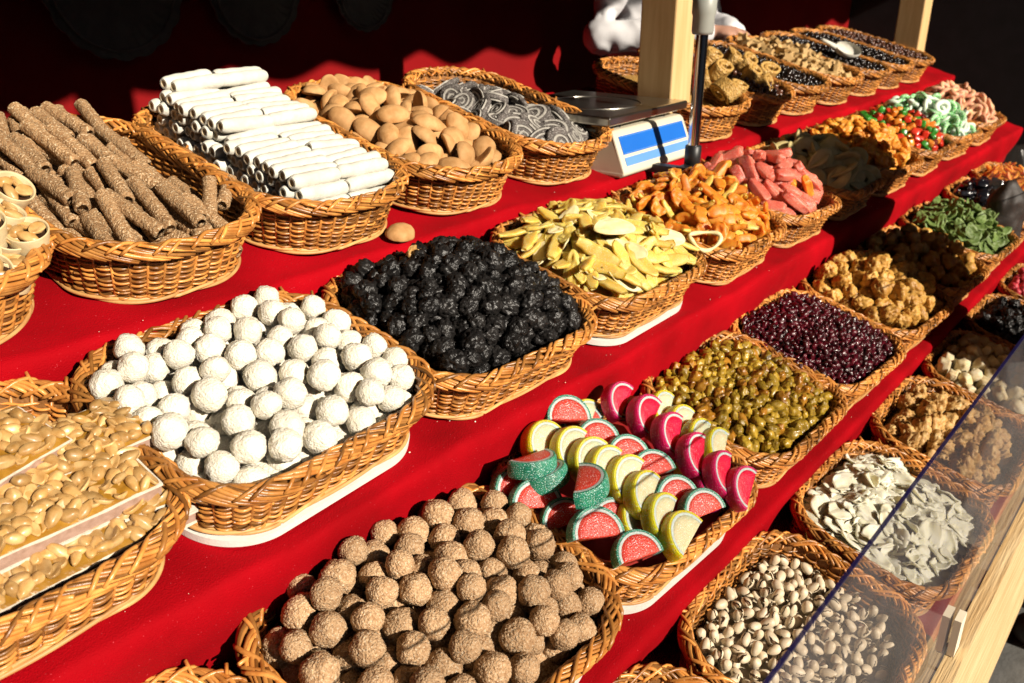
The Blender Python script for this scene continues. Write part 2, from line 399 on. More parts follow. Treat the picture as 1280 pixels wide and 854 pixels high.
BM = {'A': [basket_meshes(*BT['A'], 1), basket_meshes(*BT['A'], 2)], 'B': [basket_meshes(*BT['B'], 3), basket_meshes(*BT['B'], 4)]}
class Basket: pass
nb = 0
def basket(tier, xc, label, typ='A', yaw=0, w=None, d=None, board=False, dy=0.0, detail=True, group='wicker baskets on the stepped shelves', roll=0):
    global nb
    W, D, H, rc = BT[typ]; w = w or W; d = d or {1: D, 2: .28, 3: .27, 4: .262}[tier]
    k = tier; lift = .012 if board else .004
    yc = TIER[k][0] - .013*CT + (d/2)*CT + dy
    n = Vector((0, -ST, CT))
    base = Vector((xc, yc, CAMZ+shelf_z(k, yc))) + n*(lift+.003)
    M = Matrix.Translation(base) @ Matrix.Rotation(TILT, 4, 'X') @ Matrix.Rotation(yaw, 4, 'Z') @ Matrix.Rotation(roll, 4, 'Y')
    root = obj('wicker_basket', None, None, M @ Matrix.Diagonal((w/W, d/D, 1, 1)))
    tag(root, label, 'basket', group)
    ms = BM[typ][nb % 2]; nb += 1
    for nm in ('weave', 'stake', 'braided_rim', 'dark_gap_shell', 'base_ring'): obj(nm, ms[nm], root)
    if board: obj('base_board', ms['base_board'], root)
    B = Basket(); B.M = M; B.W = w; B.D = d; B.H = H; B.hw = w/2-.014; B.hd = d/2-.014; B.rc = rc; B.root = root; B.typ = typ
    return B
def inside(B, x, y, mrg):
    hw, hd = B.hw-mrg, B.hd-mrg
    if hw <= 0 or hd <= 0: return False
    r = max(.01, B.rc-.014-mrg); ax, ay = abs(x), abs(y)
    if ax > hw or ay > hd: return False
    cx, cy = hw-r, hd-r
    return not (ax > cx and ay > cy and math.hypot(ax-cx, ay-cy) > r)
def dome(B, h, edge, slope=0, pw=2.2):
    def f(x, y): return edge + h*max(0, 1-(abs(x)/B.hw)**pw)*max(0, 1-(abs(y)/B.hd)**pw) + slope*y
    return f
def bed(B, f, m, drop):
    """what the goods lie on: a padded bed inside the basket"""
    V = []; F = []; n = 22
    for i in range(n+1):
        for j in range(n+1):
            x = (2*i/n-1); y = (2*j/n-1)
            k = math.sqrt(max(1e-9, 1-.42*min(x*x, y*y)))
            px, py = x*k*B.hw*.985, y*k*B.hd*.985
            V.append((px, py, max(.012, f(px, py)-drop)))
    for i in range(n):
        for j in range(n): a = i*(n+1)+j; F.append((a, a+n+1, a+n+2, a+1))
    sx = Matrix.Diagonal((B.W/BT[B.typ][0], B.D/BT[B.typ][1], 1, 1)).inverted()
    o = obj('padding', me_np('padding', V, F, [m]), B.root, sx); return o
def pile(B, n, r, f, layers=2.0, jr=.1, tries=26, over=1.0, mrg=None, seed=0):
    """drop n balls of about radius r on the bed; returns (pos, radius)"""
    rng = random.Random(seed*13+5); C = np.zeros((n, 3)); RR = np.zeros(n); out = []; mrg = r*.9 if mrg is None else mrg
    cnt = 0
    for _ in range(n):
        best = None; ri = r*rng.uniform(1-jr, 1+jr)
        for t in range(tries):
            while True:
                x = rng.uniform(-B.hw, B.hw); y = rng.uniform(-B.hd, B.hd)
                if inside(B, x, y, mrg): break
            z = max(.012, f(x, y)-2*r*layers) + ri*.9
            if cnt:
                d2 = (C[:cnt, 0]-x)**2+(C[:cnt, 1]-y)**2; s = (RR[:cnt]+ri)*over; k = d2 < s*s
                if k.any(): z = max(z, (C[:cnt, 2][k]+np.sqrt(s[k]**2-d2[k])).max())
            q = z-f(x, y)
            if best is None or q < best[0]: best = (q, x, y, z)
        if best[0] > r*.35: continue
        C[cnt] = best[1:]; RR[cnt] = ri; cnt += 1; out.append((Vector(best[1:]), ri))
    return out
def rot(rng=random): return Euler((rng.uniform(0, 6.28), rng.uniform(0, 6.28), rng.uniform(0, 6.28))).to_matrix().to_4x4()
def lay(yaw, tx=0, ty=0): return Euler((tx, ty, yaw), 'XYZ').to_matrix().to_4x4()
def grad_rot(f, x, y):
    e = .006; n = Vector((-(f(x+e, y)-f(x-e, y))/(2*e), -(f(x, y+e)-f(x, y-e))/(2*e), 1)).normalized()
    return n.to_track_quat('Z', 'Y').to_matrix().to_4x4()
def put(name, me, B, pos, rotm, sc, label, cat, group):
    s = sc if isinstance(sc, tuple) else (sc, sc, sc)
    o = obj(name, me, None, B.M @ Matrix.Translation(pos) @ rotm @ Matrix.Diagonal((*s, 1)))
    return tag(o, label, cat, group)
def local_hit(B, u, v, z):
    """point of the basket's own plane at height z that the pixel looks at"""
    o = B.M.inverted() @ Vector((0, 0, CAMZ)); d = B.M.inverted().to_3x3() @ px_ray(u, v); t = (z-o.z)/d.z
    return o+d*t

# ------------------------------------------------------------------ goods: materials and shapes
MTRUF = mat('coconut_flakes', (.82,.75,.60), (.90,.84,.72), 90, .85, 1.0, 380, rnd=.07, spec=.2, sss=.2, sssr=(.006,.005,.004), bdist=.0022)
MNUT = mat('crushed_nut_coating', (.40,.225,.11), (.66,.44,.25), 260, .85, 1.0, 420, rnd=.12, spec=.25, bdist=.0035, speck=(520,.60,(.70,.55,.38)), c3=(.74,.58,.40))
MSES = mat('sesame_coating', (.25,.125,.05), (.50,.31,.155), 280, .8, 1.0, 460, rnd=.12, spec=.3, bdist=.003, speck=(430,.59,(.66,.50,.31)), c3=(.66,.54,.38))
MSUGAR = mat('powdered_wafer', (.60,.57,.49), (.72,.70,.62), 60, .9, .7, 260, rnd=.03, spec=.2, bdist=.001)
MWAFIN = mat('wafer_filling', (.50,.38,.22), (.62,.50,.33), 200, .8, .5, 400, rnd=.1)
MCOOK = mat('baked_cookie', (.44,.22,.075), (.64,.36,.15), 55, .7, .5, 260, rnd=.14, spec=.3, bdist=.001)
MSWG = mat('cocoa_roll', (.05,.042,.038), (.13,.11,.10), 160, .75, .5, 400, rnd=.15, speck=(700,.62,(.55,.52,.48)))
MSWW = mat('coconut_cream', (.36,.34,.30), (.50,.47,.42), 120, .8, .4, 400, rnd=.08)
MPRUNE = mat('dried_prune', (.005,.0045,.0045), (.018,.016,.015), 130, .38, 1.0, 230, rnd=.4, spec=.4, bdist=.0018, c3=(.16,.145,.13))
MGING = mat('candied_ginger', (.68,.40,.045), (.80,.56,.16), 35, .5, .45, 220, rnd=.16, sss=.6, sssr=(.022,.014,.004), speck=(900,.66,(.9,.85,.65)), bdist=.001)
MPALE = mat('sugared_pale_slice', (.78,.62,.28), (.86,.74,.44), 40, .55, .5, 300, rnd=.08, sss=.2, sssr=(.01,.008,.004), bdist=.001)
MORNG = mat('candied_orange', (.66,.17,.008), (.76,.29,.03), 40, .5, .3, 200, rnd=.16, sss=.6, sssr=(.026,.010,.002), bdist=.001, speck=(700,.68,(.85,.5,.2)))
MPINK = mat('candied_papaya', (.56,.07,.045), (.74,.22,.14), 30, .45, .5, 240, rnd=.14, sss=.5, sssr=(.024,.008,.005), speck=(800,.62,(.85,.6,.5)), bdist=.001)
MRAIS = mat('green_raisin', (.22,.13,.006), (.44,.285,.03), 60, .4, .8, 190, rnd=.32, spec=.5, sss=.25, sssr=(.008,.005,.001), bdist=.002, coat=.2)
MRAISB = mat('amber_raisin', (.26,.10,.008), (.42,.20,.02), 60, .36, .8, 190, rnd=.3, spec=.5, sss=.2, sssr=(.008,.004,.001), bdist=.002, coat=.2)
MCRAN = mat('dried_cranberry', (.030,.0008,.004), (.12,.003,.013), 110, .3, .9, 260, rnd=.3, spec=.6, coat=.4, tone=.55, bdist=.002)
MFIG = mat('amber_dried_fruit', (.46,.21,.03), (.66,.38,.09), 55, .5, .8, 170, rnd=.16, sss=.15, sssr=(.01,.006,.002), c3=(.75,.58,.32), bdist=.002)
MFIG2 = mat('sugared_dried_fruit', (.44,.21,.045), (.68,.44,.17), 75, .55, .8, 200, rnd=.15, c3=(.8,.70,.5), bdist=.002)
MCHNK = mat('pale_candied_cubes', (.66,.50,.24), (.80,.71,.50), 45, .55, .6, 200, rnd=.12, sss=.2, sssr=(.01,.008,.004), bdist=.0015)
MPIST = mat('pistachio_shell', (.70,.55,.36), (.84,.72,.53), 90, .45, .25, 200, rnd=.12, spec=.45, bdist=.0008)
MPKER = mat('pistachio_kernel', (.16,.12,.03), (.20,.09,.06), 90, .6, rnd=.2)
MCHIP = mat('coconut_chip', (.92,.85,.56), (.96,.91,.70), 30, .5, .5, 190, rnd=.06, sss=.5, sssr=(.01,.009,.006), bdist=.001)
MPEAN = mat('roasted_peanut', (.40,.20,.05), (.66,.43,.18), 60, .40, .3, 220, rnd=.3, spec=.5, bdist=.0006, coat=.15)
MCARA = mat('caramel', (.26,.115,.010), (.40,.20,.026), 70, .3, .6, 120, rnd=.1, spec=.5, coat=.3, bdist=.002)
MNOUG = mat('nougat_layer', (.36,.22,.16), (.46,.30,.23), 160, .7, .6, 260, rnd=.06, bdist=.001)
MWAFER = mat('wafer_sheet', (.66,.58,.46), (.76,.69,.58), 120, .8, .4, 300, rnd=.05)
MCHOC = mat('chocolate', (.03,.012,.006), (.05,.02,.01), 60, .35, .2, 200, rnd=.1)
MCUP = mat('pale_wafer_cup', (.62,.46,.24), (.74,.60,.36), 60, .6, .4, 200, rnd=.06, bdist=.001)
MBEAN = mat('dark_glossy_beans', (.008,.004,.003), (.018,.009,.006), 50, .22, 0, rnd=0, spec=.6, coat=.3, tone=.5)
MBEANB = mat('brown_beans', (.06,.02,.012), (.12,.045,.022), 50, .3, 0, rnd=0, spec=.6, coat=.2, tone=.5)
MSBAR = mat('honey_sesame_brittle', (.50,.26,.055), (.66,.42,.13), 130, .45, .9, 240, 'voronoi', rnd=.1, bdist=.003, coat=.15)
MSTAR = mat('ginger_biscuit', (.46,.28,.10), (.58,.38,.16), 60, .7, .3, 260, rnd=.1)
MAPRI = mat('dried_apricot', (.72,.24,.02), (.82,.38,.05), 40, .5, .5, 130, rnd=.14, sss=.25, sssr=(.012,.005,.001), bdist=.0015)
MPINA = mat('dried_pineapple', (.50,.40,.16), (.60,.50,.24), 60, .6, .6, 150, rnd=.1, bdist=.002)
MGRN = mat('green_jelly_ring', (.05,.42,.05), (.16,.55,.12), 50, .5, .5, 260, rnd=.2, sss=.2, speck=(420,.52,(.80,.88,.78)))
MWRNG = mat('sugared_pale_ring', (.60,.74,.56), (.78,.86,.74), 70, .6, .5, 260, rnd=.1)
MPRNG = mat('pink_jelly_ring', (.68,.22,.16), (.76,.50,.26), 40, .5, .5, 240, rnd=.2, sss=.2)
MKIWI = mat('dried_kiwi', (.10,.17,.03), (.20,.28,.08), 60, .55, .7, 180, rnd=.2, bdist=.002)
MLICO = mat('licorice', (.005,.005,.008), (.012,.012,.016), 40, .18, .3, 120, rnd=.1, coat=.5)
MCAND = {c: mat('candied_peel_'+c, a, b_, 50, .3, .4, 160, rnd=.2, coat=.3, sss=.2) for c, a, b_ in (('red', (.50,.02,.01), (.66,.05,.02)), ('green', (.02,.16,.015), (.05,.30,.03)), ('orange', (.70,.18,.02), (.78,.30,.04)), ('dark', (.06,.005,.006), (.14,.012,.012)))}
MREDC = mat('red_candy', (.42,.02,.035), (.60,.06,.08), 60, .4, .6, 200, rnd=.15)
MWHN = mat('white_nut', (.70,.62,.54), (.80,.75,.68), 60, .6, .4, 200, rnd=.1)

TR = .0178
truf = [lump('truffle', MTRUF, 4, (TR*(1+.03*(s%3-1)), TR, TR*(.93+.03*(s%2))), .11, 1.3, .09, 8, s) for s in range(7)]
def nutball(s, m, sub=5, freq=9.5, amp=.13):
    V, F = ICO[sub]; V = V.copy(); d = 1+.14*nz(V, 1.3, s)+amp*(.45-nz(V, freq, s, 'cell'))+.05*nz(V, 15, s+2)
    return me_np('nut_ball', V*d[:, None]*TR, F, [m])
nutb = [nutball(s, MNUT) for s in range(5)]
def stick(s, L, r, m):
    n, k = 90, 30; rng = random.Random(s); V = []; F = []
    for i in range(n+1):
        y = -L/2+L*i/n; e = min(1, min(i, n-i)/4+.35)**.5
        bend = .004*math.sin(y*18+s)
        for j in range(k):
            a = 2*math.pi*j/k; p = Vector((math.cos(a)*r, y, math.sin(a)*r))
            d = 1+.20*(.42-noise.voronoi(p*340+Vector((s*9, 0, 0)))[0][0])+.09*noise.noise(p*110+Vector((s, 3, 1)))
            V.append((p.x*d*e+bend, y, p.z*d*e))
    for i in range(n):
        for j in range(k): F.append((i*k+j, i*k+(j+1) % k, (i+1)*k+(j+1) % k, (i+1)*k+j))
    F.append(tuple(range(k))); F.append(tuple(range(n*k, (n+1)*k))[::-1])
    return me_np('sesame_stick', V, F, [m])
def wafer(s, L=.090, r=.0108):
    n, k = 22, 18; b = MB(); V = []; F = []
    for i in range(n+1):
        x = -L/2+L*i/n; e = (1-.30*(abs(2*i/n-1)**12))*(1+.05*noise.noise(Vector((i*.35, s*4, 0))))
        for j in range(k):
            a = 2*math.pi*j/k; p = Vector((x, math.cos(a)*r, math.sin(a)*r)); d = e*(1+.10*noise.noise(p*60+Vector((s*5, 0, 0))))
            V.append((x, p.y*d, p.z*d))
    for i in range(n):
        for j in range(k): F.append((i*k+j, i*k+(j+1) % k, (i+1)*k+(j+1) % k, (i+1)*k+j))
    b.add(V, F)
    for sx, base in ((-1, 0), (1, n*k)):
        ring = [(V[base+j][0], V[base+j][1]*.68, V[base+j][2]*.68) for j in range(k)]
        hole = [(V[base+j][0]-sx*.002, V[base+j][1]*.5, V[base+j][2]*.5) for j in range(k)]
        o = len(b.v); b.add([V[base+j] for j in range(k)]+ring, [(j, (j+1) % k, k+(j+1) % k, k+j) for j in range(k)])
        b.add(ring+hole, [(j, (j+1) % k, k+(j+1) % k, k+j) for j in range(k)]+[tuple(range(k, 2*k))], .5, 1)
    return b.mesh('wafer_roll', [MSUGAR, MWAFIN])
def cookie(s):
    V, F = ICO[4]; V = V.copy(); d = 1+.04*nz(V, 1.6, s)+.02*nz(V, 6, s)
    V = V*d[:, None]; V[:, 2] = np.where(V[:, 2] > 0, V[:, 2]*.017, V[:, 2]*.0035+.0022*(1-V[:, 0]**2-V[:, 1]**2).clip(0, 1)); V[:, 0] *= .0275; V[:, 1] *= .020
    return me_np('almond_cookie', V, F, [MCOOK])
def slab_oval(rx, ry, t, s, m, nm, bend=0.0, wob=.12, twist=0.0, sub=4):
    V, F = ICO[sub]; V = V.copy(); z = np.sign(V[:, 2])*np.abs(V[:, 2])**.45; rr = np.hypot(V[:, 0], V[:, 1])+1e-9
    k = np.minimum(1, rr**-.25)
    x, y = V[:, 0]*k, V[:, 1]*k; d = 1+wob*nz(np.column_stack((x, y, np.zeros(len(x)))), 1.7, s)
    x, y = x*d*rx, y*d*ry; zz = z*t/2+t*.35*nz(V, 2.2, s+9)
    zz = zz+bend*(x/rx)**2*rx+twist*(x/rx)*(y/ry)*ry
    return me_np(nm, np.column_stack((x, y, zz)), F, [m])
def prune(s):
    V, F = ICO[4]; V = V.copy(); d = 1+.26*nz(V, 1.5, s)+.24*(nz(V, 2.6, s+1, 'ridge')-.5)+.17*(nz(V, 5.5, s+2, 'ridge')-.5)
    return me_np('prune', V*d[:, None]*np.array((1.12, .92, .86))*.0148, F, [MPRUNE])
def raisin(s, m):
    V, F = ICO[3]; V = V.copy(); d = 1+.25*nz(V, 1.5, s)+.30*(nz(V, 2.4, s+2, 'ridge')-.5)+.12*(nz(V, 5, s+5, 'ridge')-.5)
    return me_np('raisin', V*d[:, None]*np.array((1.35, .85, .8))*.0084, F, [m])
def chunk(nm, s, m, sz=(1, 1, 1), sub=4, rid=.2):
    V, F = ICO[sub]; V = V.copy(); d = 1+.38*nz(V, 1.25, s)+rid*(nz(V, 3.0, s+2, 'ridge')-.5)+.06*nz(V, 7, s)
    return me_np(nm, V*d[:, None]*np.array(sz), F, [m])
def cube_lump(nm, s, m, sz=(1, 1, 1), pw=.5, sub=4, wob=.12):
    V, F = ICO[sub]; V = V.copy(); W = np.sign(V)*np.abs(V)**pw; W *= (1+wob*nz(V, 1.4, s)+.05*nz(V, 5, s))[:, None]
    return me_np(nm, W*np.array(sz), F, [m])
def strip_piece(nm, s, m, L, w, t, curl):
    rng = random.Random(s); n, k = 18, 8; V = []; F = []
    for i in range(n+1):
        u = i/n-.5; a = curl*u; cx = L*u if abs(curl) < .05 else math.sin(a)*L/curl; cz = 0 if abs(curl) < .05 else (1-math.cos(a))*L/curl
        ww = w*(1-.55*abs(2*u)**3)*(1+.25*noise.noise(Vector((u*5, s, 0)))); tt = t*(1-.4*abs(2*u)**4)*(1+.3*noise.noise(Vector((u*6, s, 4))))
        for j in range(k):
            q = 2*math.pi*j/k+.39; cy = math.copysign(abs(math.cos(q))**.5, math.cos(q))*ww/2; ch = math.copysign(abs(math.sin(q))**.5, math.sin(q))*tt/2
            V.append((cx-math.sin(a)*ch, cy+.12*w*noise.noise(Vector((u*4, s*2, 1))), cz+math.cos(a)*ch+.15*t*noise.noise(Vector((u*9, j*.7, s)))))
    for i in range(n):
        for j in range(k): F.append((i*k+j, i*k+(j+1) % k, (i+1)*k+(j+1) % k, (i+1)*k+j))
    F.append(tuple(range(k))); F.append(tuple(range(n*k, (n+1)*k))[::-1])
    return me_np(nm, V, F, [m])
def ring_piece(nm, s, m, R0, r0, flat=.7, m2=None):
    b = MB(); V = []; F = []; n, k = 22, 10
    for i in range(n):
        a = 2*math.pi*i/n; rr = R0*(1+.10*math.sin(2*a+s))
        for j in range(k):
            q = 2*math.pi*j/k; d = 1+.12*noise.noise(Vector((math.cos(a)*2, math.sin(a)*2, q+s)))
            V.append(((rr+r0*d*math.cos(q))*math.cos(a), (rr*.9+r0*d*math.cos(q))*math.sin(a), r0*flat*d*math.sin(q)+.10*R0*math.sin(2*a+s)))
    for i in range(n):
        for j in range(k): F.append((i*k+j, ((i+1) % n)*k+j, ((i+1) % n)*k+(j+1) % k, i*k+(j+1) % k))
    b.add(V, F); return b.mesh(nm, [m])
def pistachio(s):
    """an open shell: an egg whose seam gapes at one end, with the kernel inside"""
    b = MB(); V, F = ICO[4]; V = V.copy(); gape = (.30, .16, .42, .05)[s % 4]
    x = V[:, 0]; prof = 1-.16*x
    P = np.column_stack((V[:, 0]*1.28, V[:, 1]*prof*.86, V[:, 2]*prof*.80))
    g = np.clip((x+.25)/1.25, 0, 1)**1.2*gape
    P[:, 2] += np.sign(V[:, 2])*g; P[:, 0] += .06*(V[:, 0] < -.93)
    sg = V[:, 2] >= 0; keep = [f for f in F if not (any(sg[i] for i in f) and not all(sg[i] for i in f) and sum(x[i] for i in f)/3 > -.2)]
    b.add(P*.0078, keep); K, KF = ICO[2]; b.add(K*np.array((1.1, .66, .58))*.0078, KF, .5, 1)
    return b.mesh('pistachio', [MPIST, MPKER])
def flake(s):
    n = 12; V = []; F = []; rng = random.Random(s); L, Wd = .054*rng.uniform(.55, 1.15), .034*rng.uniform(.6, 1.2); cu = rng.uniform(-.3, .4); tw = rng.uniform(-.25, .25)
    top = []; 
    for i in range(n+1):
        for j in range(n+1):
            u, v = 2*i/n-1, 2*j/n-1
            k_ = math.sqrt(max(1e-9, 1-.24*min(u*u, v*v))); ed = k_*(1+.20*noise.noise(Vector((u*1.3, v*1.3, s)))+.07*noise.noise(Vector((u*5, v*5, s))))
            x, y = u*L/2*ed, v*Wd/2*ed*(1-.35*u*u)
            z = cu*Wd*.30*v*v+tw*.012*u*v+.004*noise.noise(Vector((u*1.3+s, v*1.3, 2)))+cu*.008*u*u
            top.append((x, y, z))
    N = (n+1)**2; V = [(x, y, z+.0011) for x, y, z in top]+[(x, y, z-.0011) for x, y, z in top]
    for i in range(n):
        for j in range(n):
            a = i*(n+1)+j; F += [(a, a+n+1, a+n+2, a+1), (N+a, N+a+1, N+a+n+2, N+a+n+1)]
    ring = [j for j in range(n+1)]+[i*(n+1)+n for i in range(1, n+1)]+[n*(n+1)+j for j in range(n-1, -1, -1)]+[i*(n+1) for i in range(n-1, 0, -1)]
    for q in range(len(ring)): a, c = ring[q], ring[(q+1) % len(ring)]; F.append((a, c, N+c, N+a))
    return me_np('coconut_chip', V, F, [MCHIP])
def peanut(s):
    V, F = ICO[3]; V = V.copy(); rng = random.Random(s+50); L = .0095*rng.uniform(.85, 1.2); w = .0060*rng.uniform(.85, 1.1)
    d = 1+.13*nz(V, 1.7, s)+.04*nz(V, 6, s+1); V = V*d[:, None]
    V[:, 2] -= .10*np.exp(-(V[:, 1]/.16)**2)*(V[:, 2] > 0)
    if s % 3 == 0: V[:, 2] = np.where(V[:, 2] > .12, .12-.25*np.exp(-(V[:, 1]/.35)**2-(V[:, 0]/.7)**2), V[:, 2])
    V = V*np.array((L, w, w*.92)); V[:, 1] *= 1+.22*V[:, 0]/L
    return me_np('peanut', V, F, [MPEAN])

# ------------------------------------------------------------------ second shelf
def truffles():
    B = basket(2, .517, 'wicker basket on white board, filled with white coconut balls', yaw=R(3), board=True, w=.335, d=.292)
    f = dome(B, .010, B.H+.006, .0); bed(B, f, MTRUF, .029)
    for i, (p, r) in enumerate(pile(B, 400, .0172, f, 1.35, .08, 90, .93, .010, seed=3)):
        put('coconut_ball', random.choice(truf), B, p, rot(), r/TR, 'white coconut-dusted ball in the basket beside the prunes', 'sweet', 'white coconut balls in their basket')
truffles()
def prunes():
    B = basket(2, .853, 'wicker basket heaped with wrinkled black prunes', yaw=R(-1), w=.335, d=.29)
    f = dome(B, .058, B.H-.004, .03); bed(B, f, MPRUNE, .032); ms = [prune(s) for s in range(6)]
    for p, r in pile(B, 330, .0132, f, 1.1, .16, 22, .84, seed=5):
        put('prune', random.choice(ms), B, p, rot(), r/.0132, 'wrinkled black prune in the heap beside the coconut balls', 'prune', 'prunes heaped in their basket')
    m = slab_oval(.016, .009, .009, 4, MPEAN, 'almond'); q = local_hit(B, 518, 315, B.H+.05)
    put('almond', m, B, q, lay(.3, .5, 0), 1, 'single pale almond lying on the heap of black prunes', 'almond', None)
prunes()
def ginger():
    B = basket(2, 1.185, 'wicker basket on white board, heaped with yellow candied ginger slices', yaw=R(1), board=True)
    f = dome(B, .052, B.H-.002, .02); bed(B, f, MGING, .028)
    ms = [slab_oval(.040*random.uniform(.75, 1.15), .0150*random.uniform(.75, 1.2), .0075, s, MGING, 'ginger_slice', random.uniform(-.12, .22), .10, random.uniform(-.2, .2)) for s in range(3)]
    ms += [strip_piece('ginger_slice', 300+s, MGING, random.uniform(.055, .085), random.uniform(.016, .024), random.uniform(.0065, .0095), random.uniform(-.5, .9)) for s in range(9)]
    pl = [slab_oval(.034, .015, .004, 30+s, MPALE, 'ginger_slice', .2, .14, .3) for s in range(2)]
    for i, (p, r) in enumerate(pile(B, 170, .0155, f, .9, .2, 16, .60, .016, seed=8)):
        put('ginger_slice', random.choice(ms if i % 14 else pl), B, p+Vector((0, 0, .004)), grad_rot(f, p.x, p.y) @ lay(random.gauss(-.8, .7), random.gauss(.15, .28), random.gauss(0, .22)), 1,
            'thin curved yellow candied ginger slice in the heap', 'ginger slice', 'yellow ginger slices in their basket')
    q = local_hit(B, 770, 283, B.H+.070)
    put('ginger_slice', slab_oval(.040, .0185, .0045, 77, MPALE, 'ginger_slice', -.1, .05), B, q, lay(-.35, .25, 0), 1, 'broad pale flat slice lying on top of the yellow ginger heap', 'ginger slice', 'yellow ginger slices in their basket')
ginger()
def oranges():
    B = basket(2, 1.53, 'wicker basket heaped with orange candied fruit pieces', yaw=R(2), w=.30)
    f = dome(B, .060, B.H-.002, .03); bed(B, f, MORNG, .03)
    ms = [strip_piece('orange_piece', s, MORNG, random.uniform(.045, .07), random.uniform(.016, .024), random.uniform(.008, .011), random.uniform(-.6, 1.0)) for s in range(6)]+[slab_oval(.024, .017, .010, 40+s, MORNG, 'orange_piece', .15, .15, .2) for s in range(4)]
    ye = [strip_piece('orange_piece', 90+s, MGING, .06, .012, .008, 1.2) for s in range(2)]
    for i, (p, r) in enumerate(pile(B, 150, .0155, f, .9, .2, 16, .68, .012, seed=11)):
        put('orange_piece', random.choice(ms if i % 7 else ye), B, p, grad_rot(f, p.x, p.y) @ lay(random.gauss(-.6, .9), random.gauss(0, .5), random.gauss(0, .45)), 1,
            'orange candied fruit strip in the heap beside the ginger', 'candied fruit', 'orange candied pieces in their basket')
    q = local_hit(B, 880, 300, B.H+.012); b = MB(); pts = []
    for i in range(40): a = 2*math.pi*i/40; pts.append((.036*math.cos(a)*(1+.1*math.sin(a)), .019*math.sin(a), .006*math.cos(2*a)))
    b.tube(pts, [.0035+.001*math.sin(i*.7) for i in range(40)], 8, True)
    put('peel_loop', b.mesh('peel_loop', [MPALE]), B, q, lay(-.35, .5, 0), 1, 'pale loop of candied peel at the front of the orange pieces', 'candied fruit', None)
oranges()
def papaya():
    B = basket(2, 1.825, 'wicker basket heaped with thick pink candied papaya sticks', yaw=R(-2), w=.27)
    f = dome(B, .062, B.H-.004, .04); bed(B, f, MPINK, .036)
    ms = [cube_lump('papaya_stick', s, MPINK, (.034*random.uniform(.7, 1.15), .0125, .0105), .55, 4, .18) for s in range(5)]; ms.append(cube_lump('papaya_stick', 9, MORNG, (.030, .012, .009), .55, 4, .2))
    for i, (p, r) in enumerate(pile(B, 70, .019, f, .9, .12, 18, .72, .014, seed=13)):
        put('papaya_stick', random.choice(ms), B, p, grad_rot(f, p.x, p.y) @ lay(random.gauss(-.5, .7), random.gauss(0, .5), random.gauss(0, .35)), 1,
            'thick pink candied papaya stick in the heap', 'candied fruit', 'pink papaya sticks in their basket')
papaya()
def simple(tier, xc, label, meshes, n, r, f_h, item, ilabel, cat, group, over=.75, layers=.95, edge=-.002, slope=.02, w=None, d=None, seed=0, flat=True, bedm=None, board=False, typ='A', yaw=None, jit=.5, jr=.15, mrg=None):
    B = basket(tier, xc, label, typ, yaw=R(random.uniform(-3, 3)) if yaw is None else yaw, w=w, d=d, board=board)
    f = dome(B, f_h, B.H+edge, slope); bed(B, f, bedm, r*2.0)
    for p, rr in pile(B, n, r, f, layers, jr, 16, over, mrg, seed=seed):
        M = (grad_rot(f, p.x, p.y) @ lay(random.uniform(0, 6.28), random.gauss(0, jit), random.gauss(0, jit))) if flat else rot()
        put(item, random.choice(meshes), B, p, M, rr/r, ilabel, cat, group)
    return B
simple(2, 2.12, 'wicker basket of dried pineapple rings standing in shadow', [ring_piece('pineapple_ring', s, MPINA, .026, .014, .35) for s in range(3)], 50, .020, .05, 'pineapple_ring',
       'flat dried pineapple ring in the shaded heap', 'pineapple ring', 'dried pineapple rings in their basket', w=.29, seed=21, bedm=MPINA, over=.6)
simple(2, 2.42, 'wicker basket heaped with orange dried apricots', [slab_oval(.019, .016, .013, s, MAPRI, 'dried_apricot', .1, .12) for s in range(4)], 130, .0155, .06, 'dried_apricot',
       'plump orange dried apricot in the heap', 'apricot', 'dried apricots in their basket', w=.29, seed=22, bedm=MAPRI, over=.8)
simple(2, 2.735, 'wicker basket of mixed red, green and orange candied cubes', [cube_lump('candied_cube', s, m, (.011, .010, .009), .5, 3) for s, m in enumerate([MCAND['red'], MCAND['red'], MCAND['green'], MCAND['green'], MCAND['orange'], MCAND['dark'], MCAND['orange']])], 170, .0118, .055, 'candied_cube',
       'small bright candied fruit cube in the mixed heap', 'candied fruit', 'mixed candied cubes in their basket', w=.27, seed=23, bedm=MCAND['dark'], over=.85, flat=False)
simple(2, 3.03, 'wicker basket heaped with sugared green jelly rings', [ring_piece('jelly_ring', s, MGRN if s % 3 else MWRNG, .017, .0075, .8) for s in range(6)], 90, .0165, .06, 'jelly_ring',
       'sugared green jelly ring in the heap', 'jelly ring', 'green jelly rings in their basket', w=.28, seed=24, bedm=MWRNG, over=.7, jit=.8)
simple(2, 3.36, 'wicker basket heaped with pink and yellow jelly rings', [ring_piece('jelly_ring', 20+s, MPRNG, .017, .008, .8) for s in range(4)], 90, .0165, .062, 'jelly_ring',
       'pink and yellow jelly ring in the heap', 'jelly ring', 'pink jelly rings in their basket', w=.29, seed=25, bedm=MPRNG, over=.7, jit=.8)

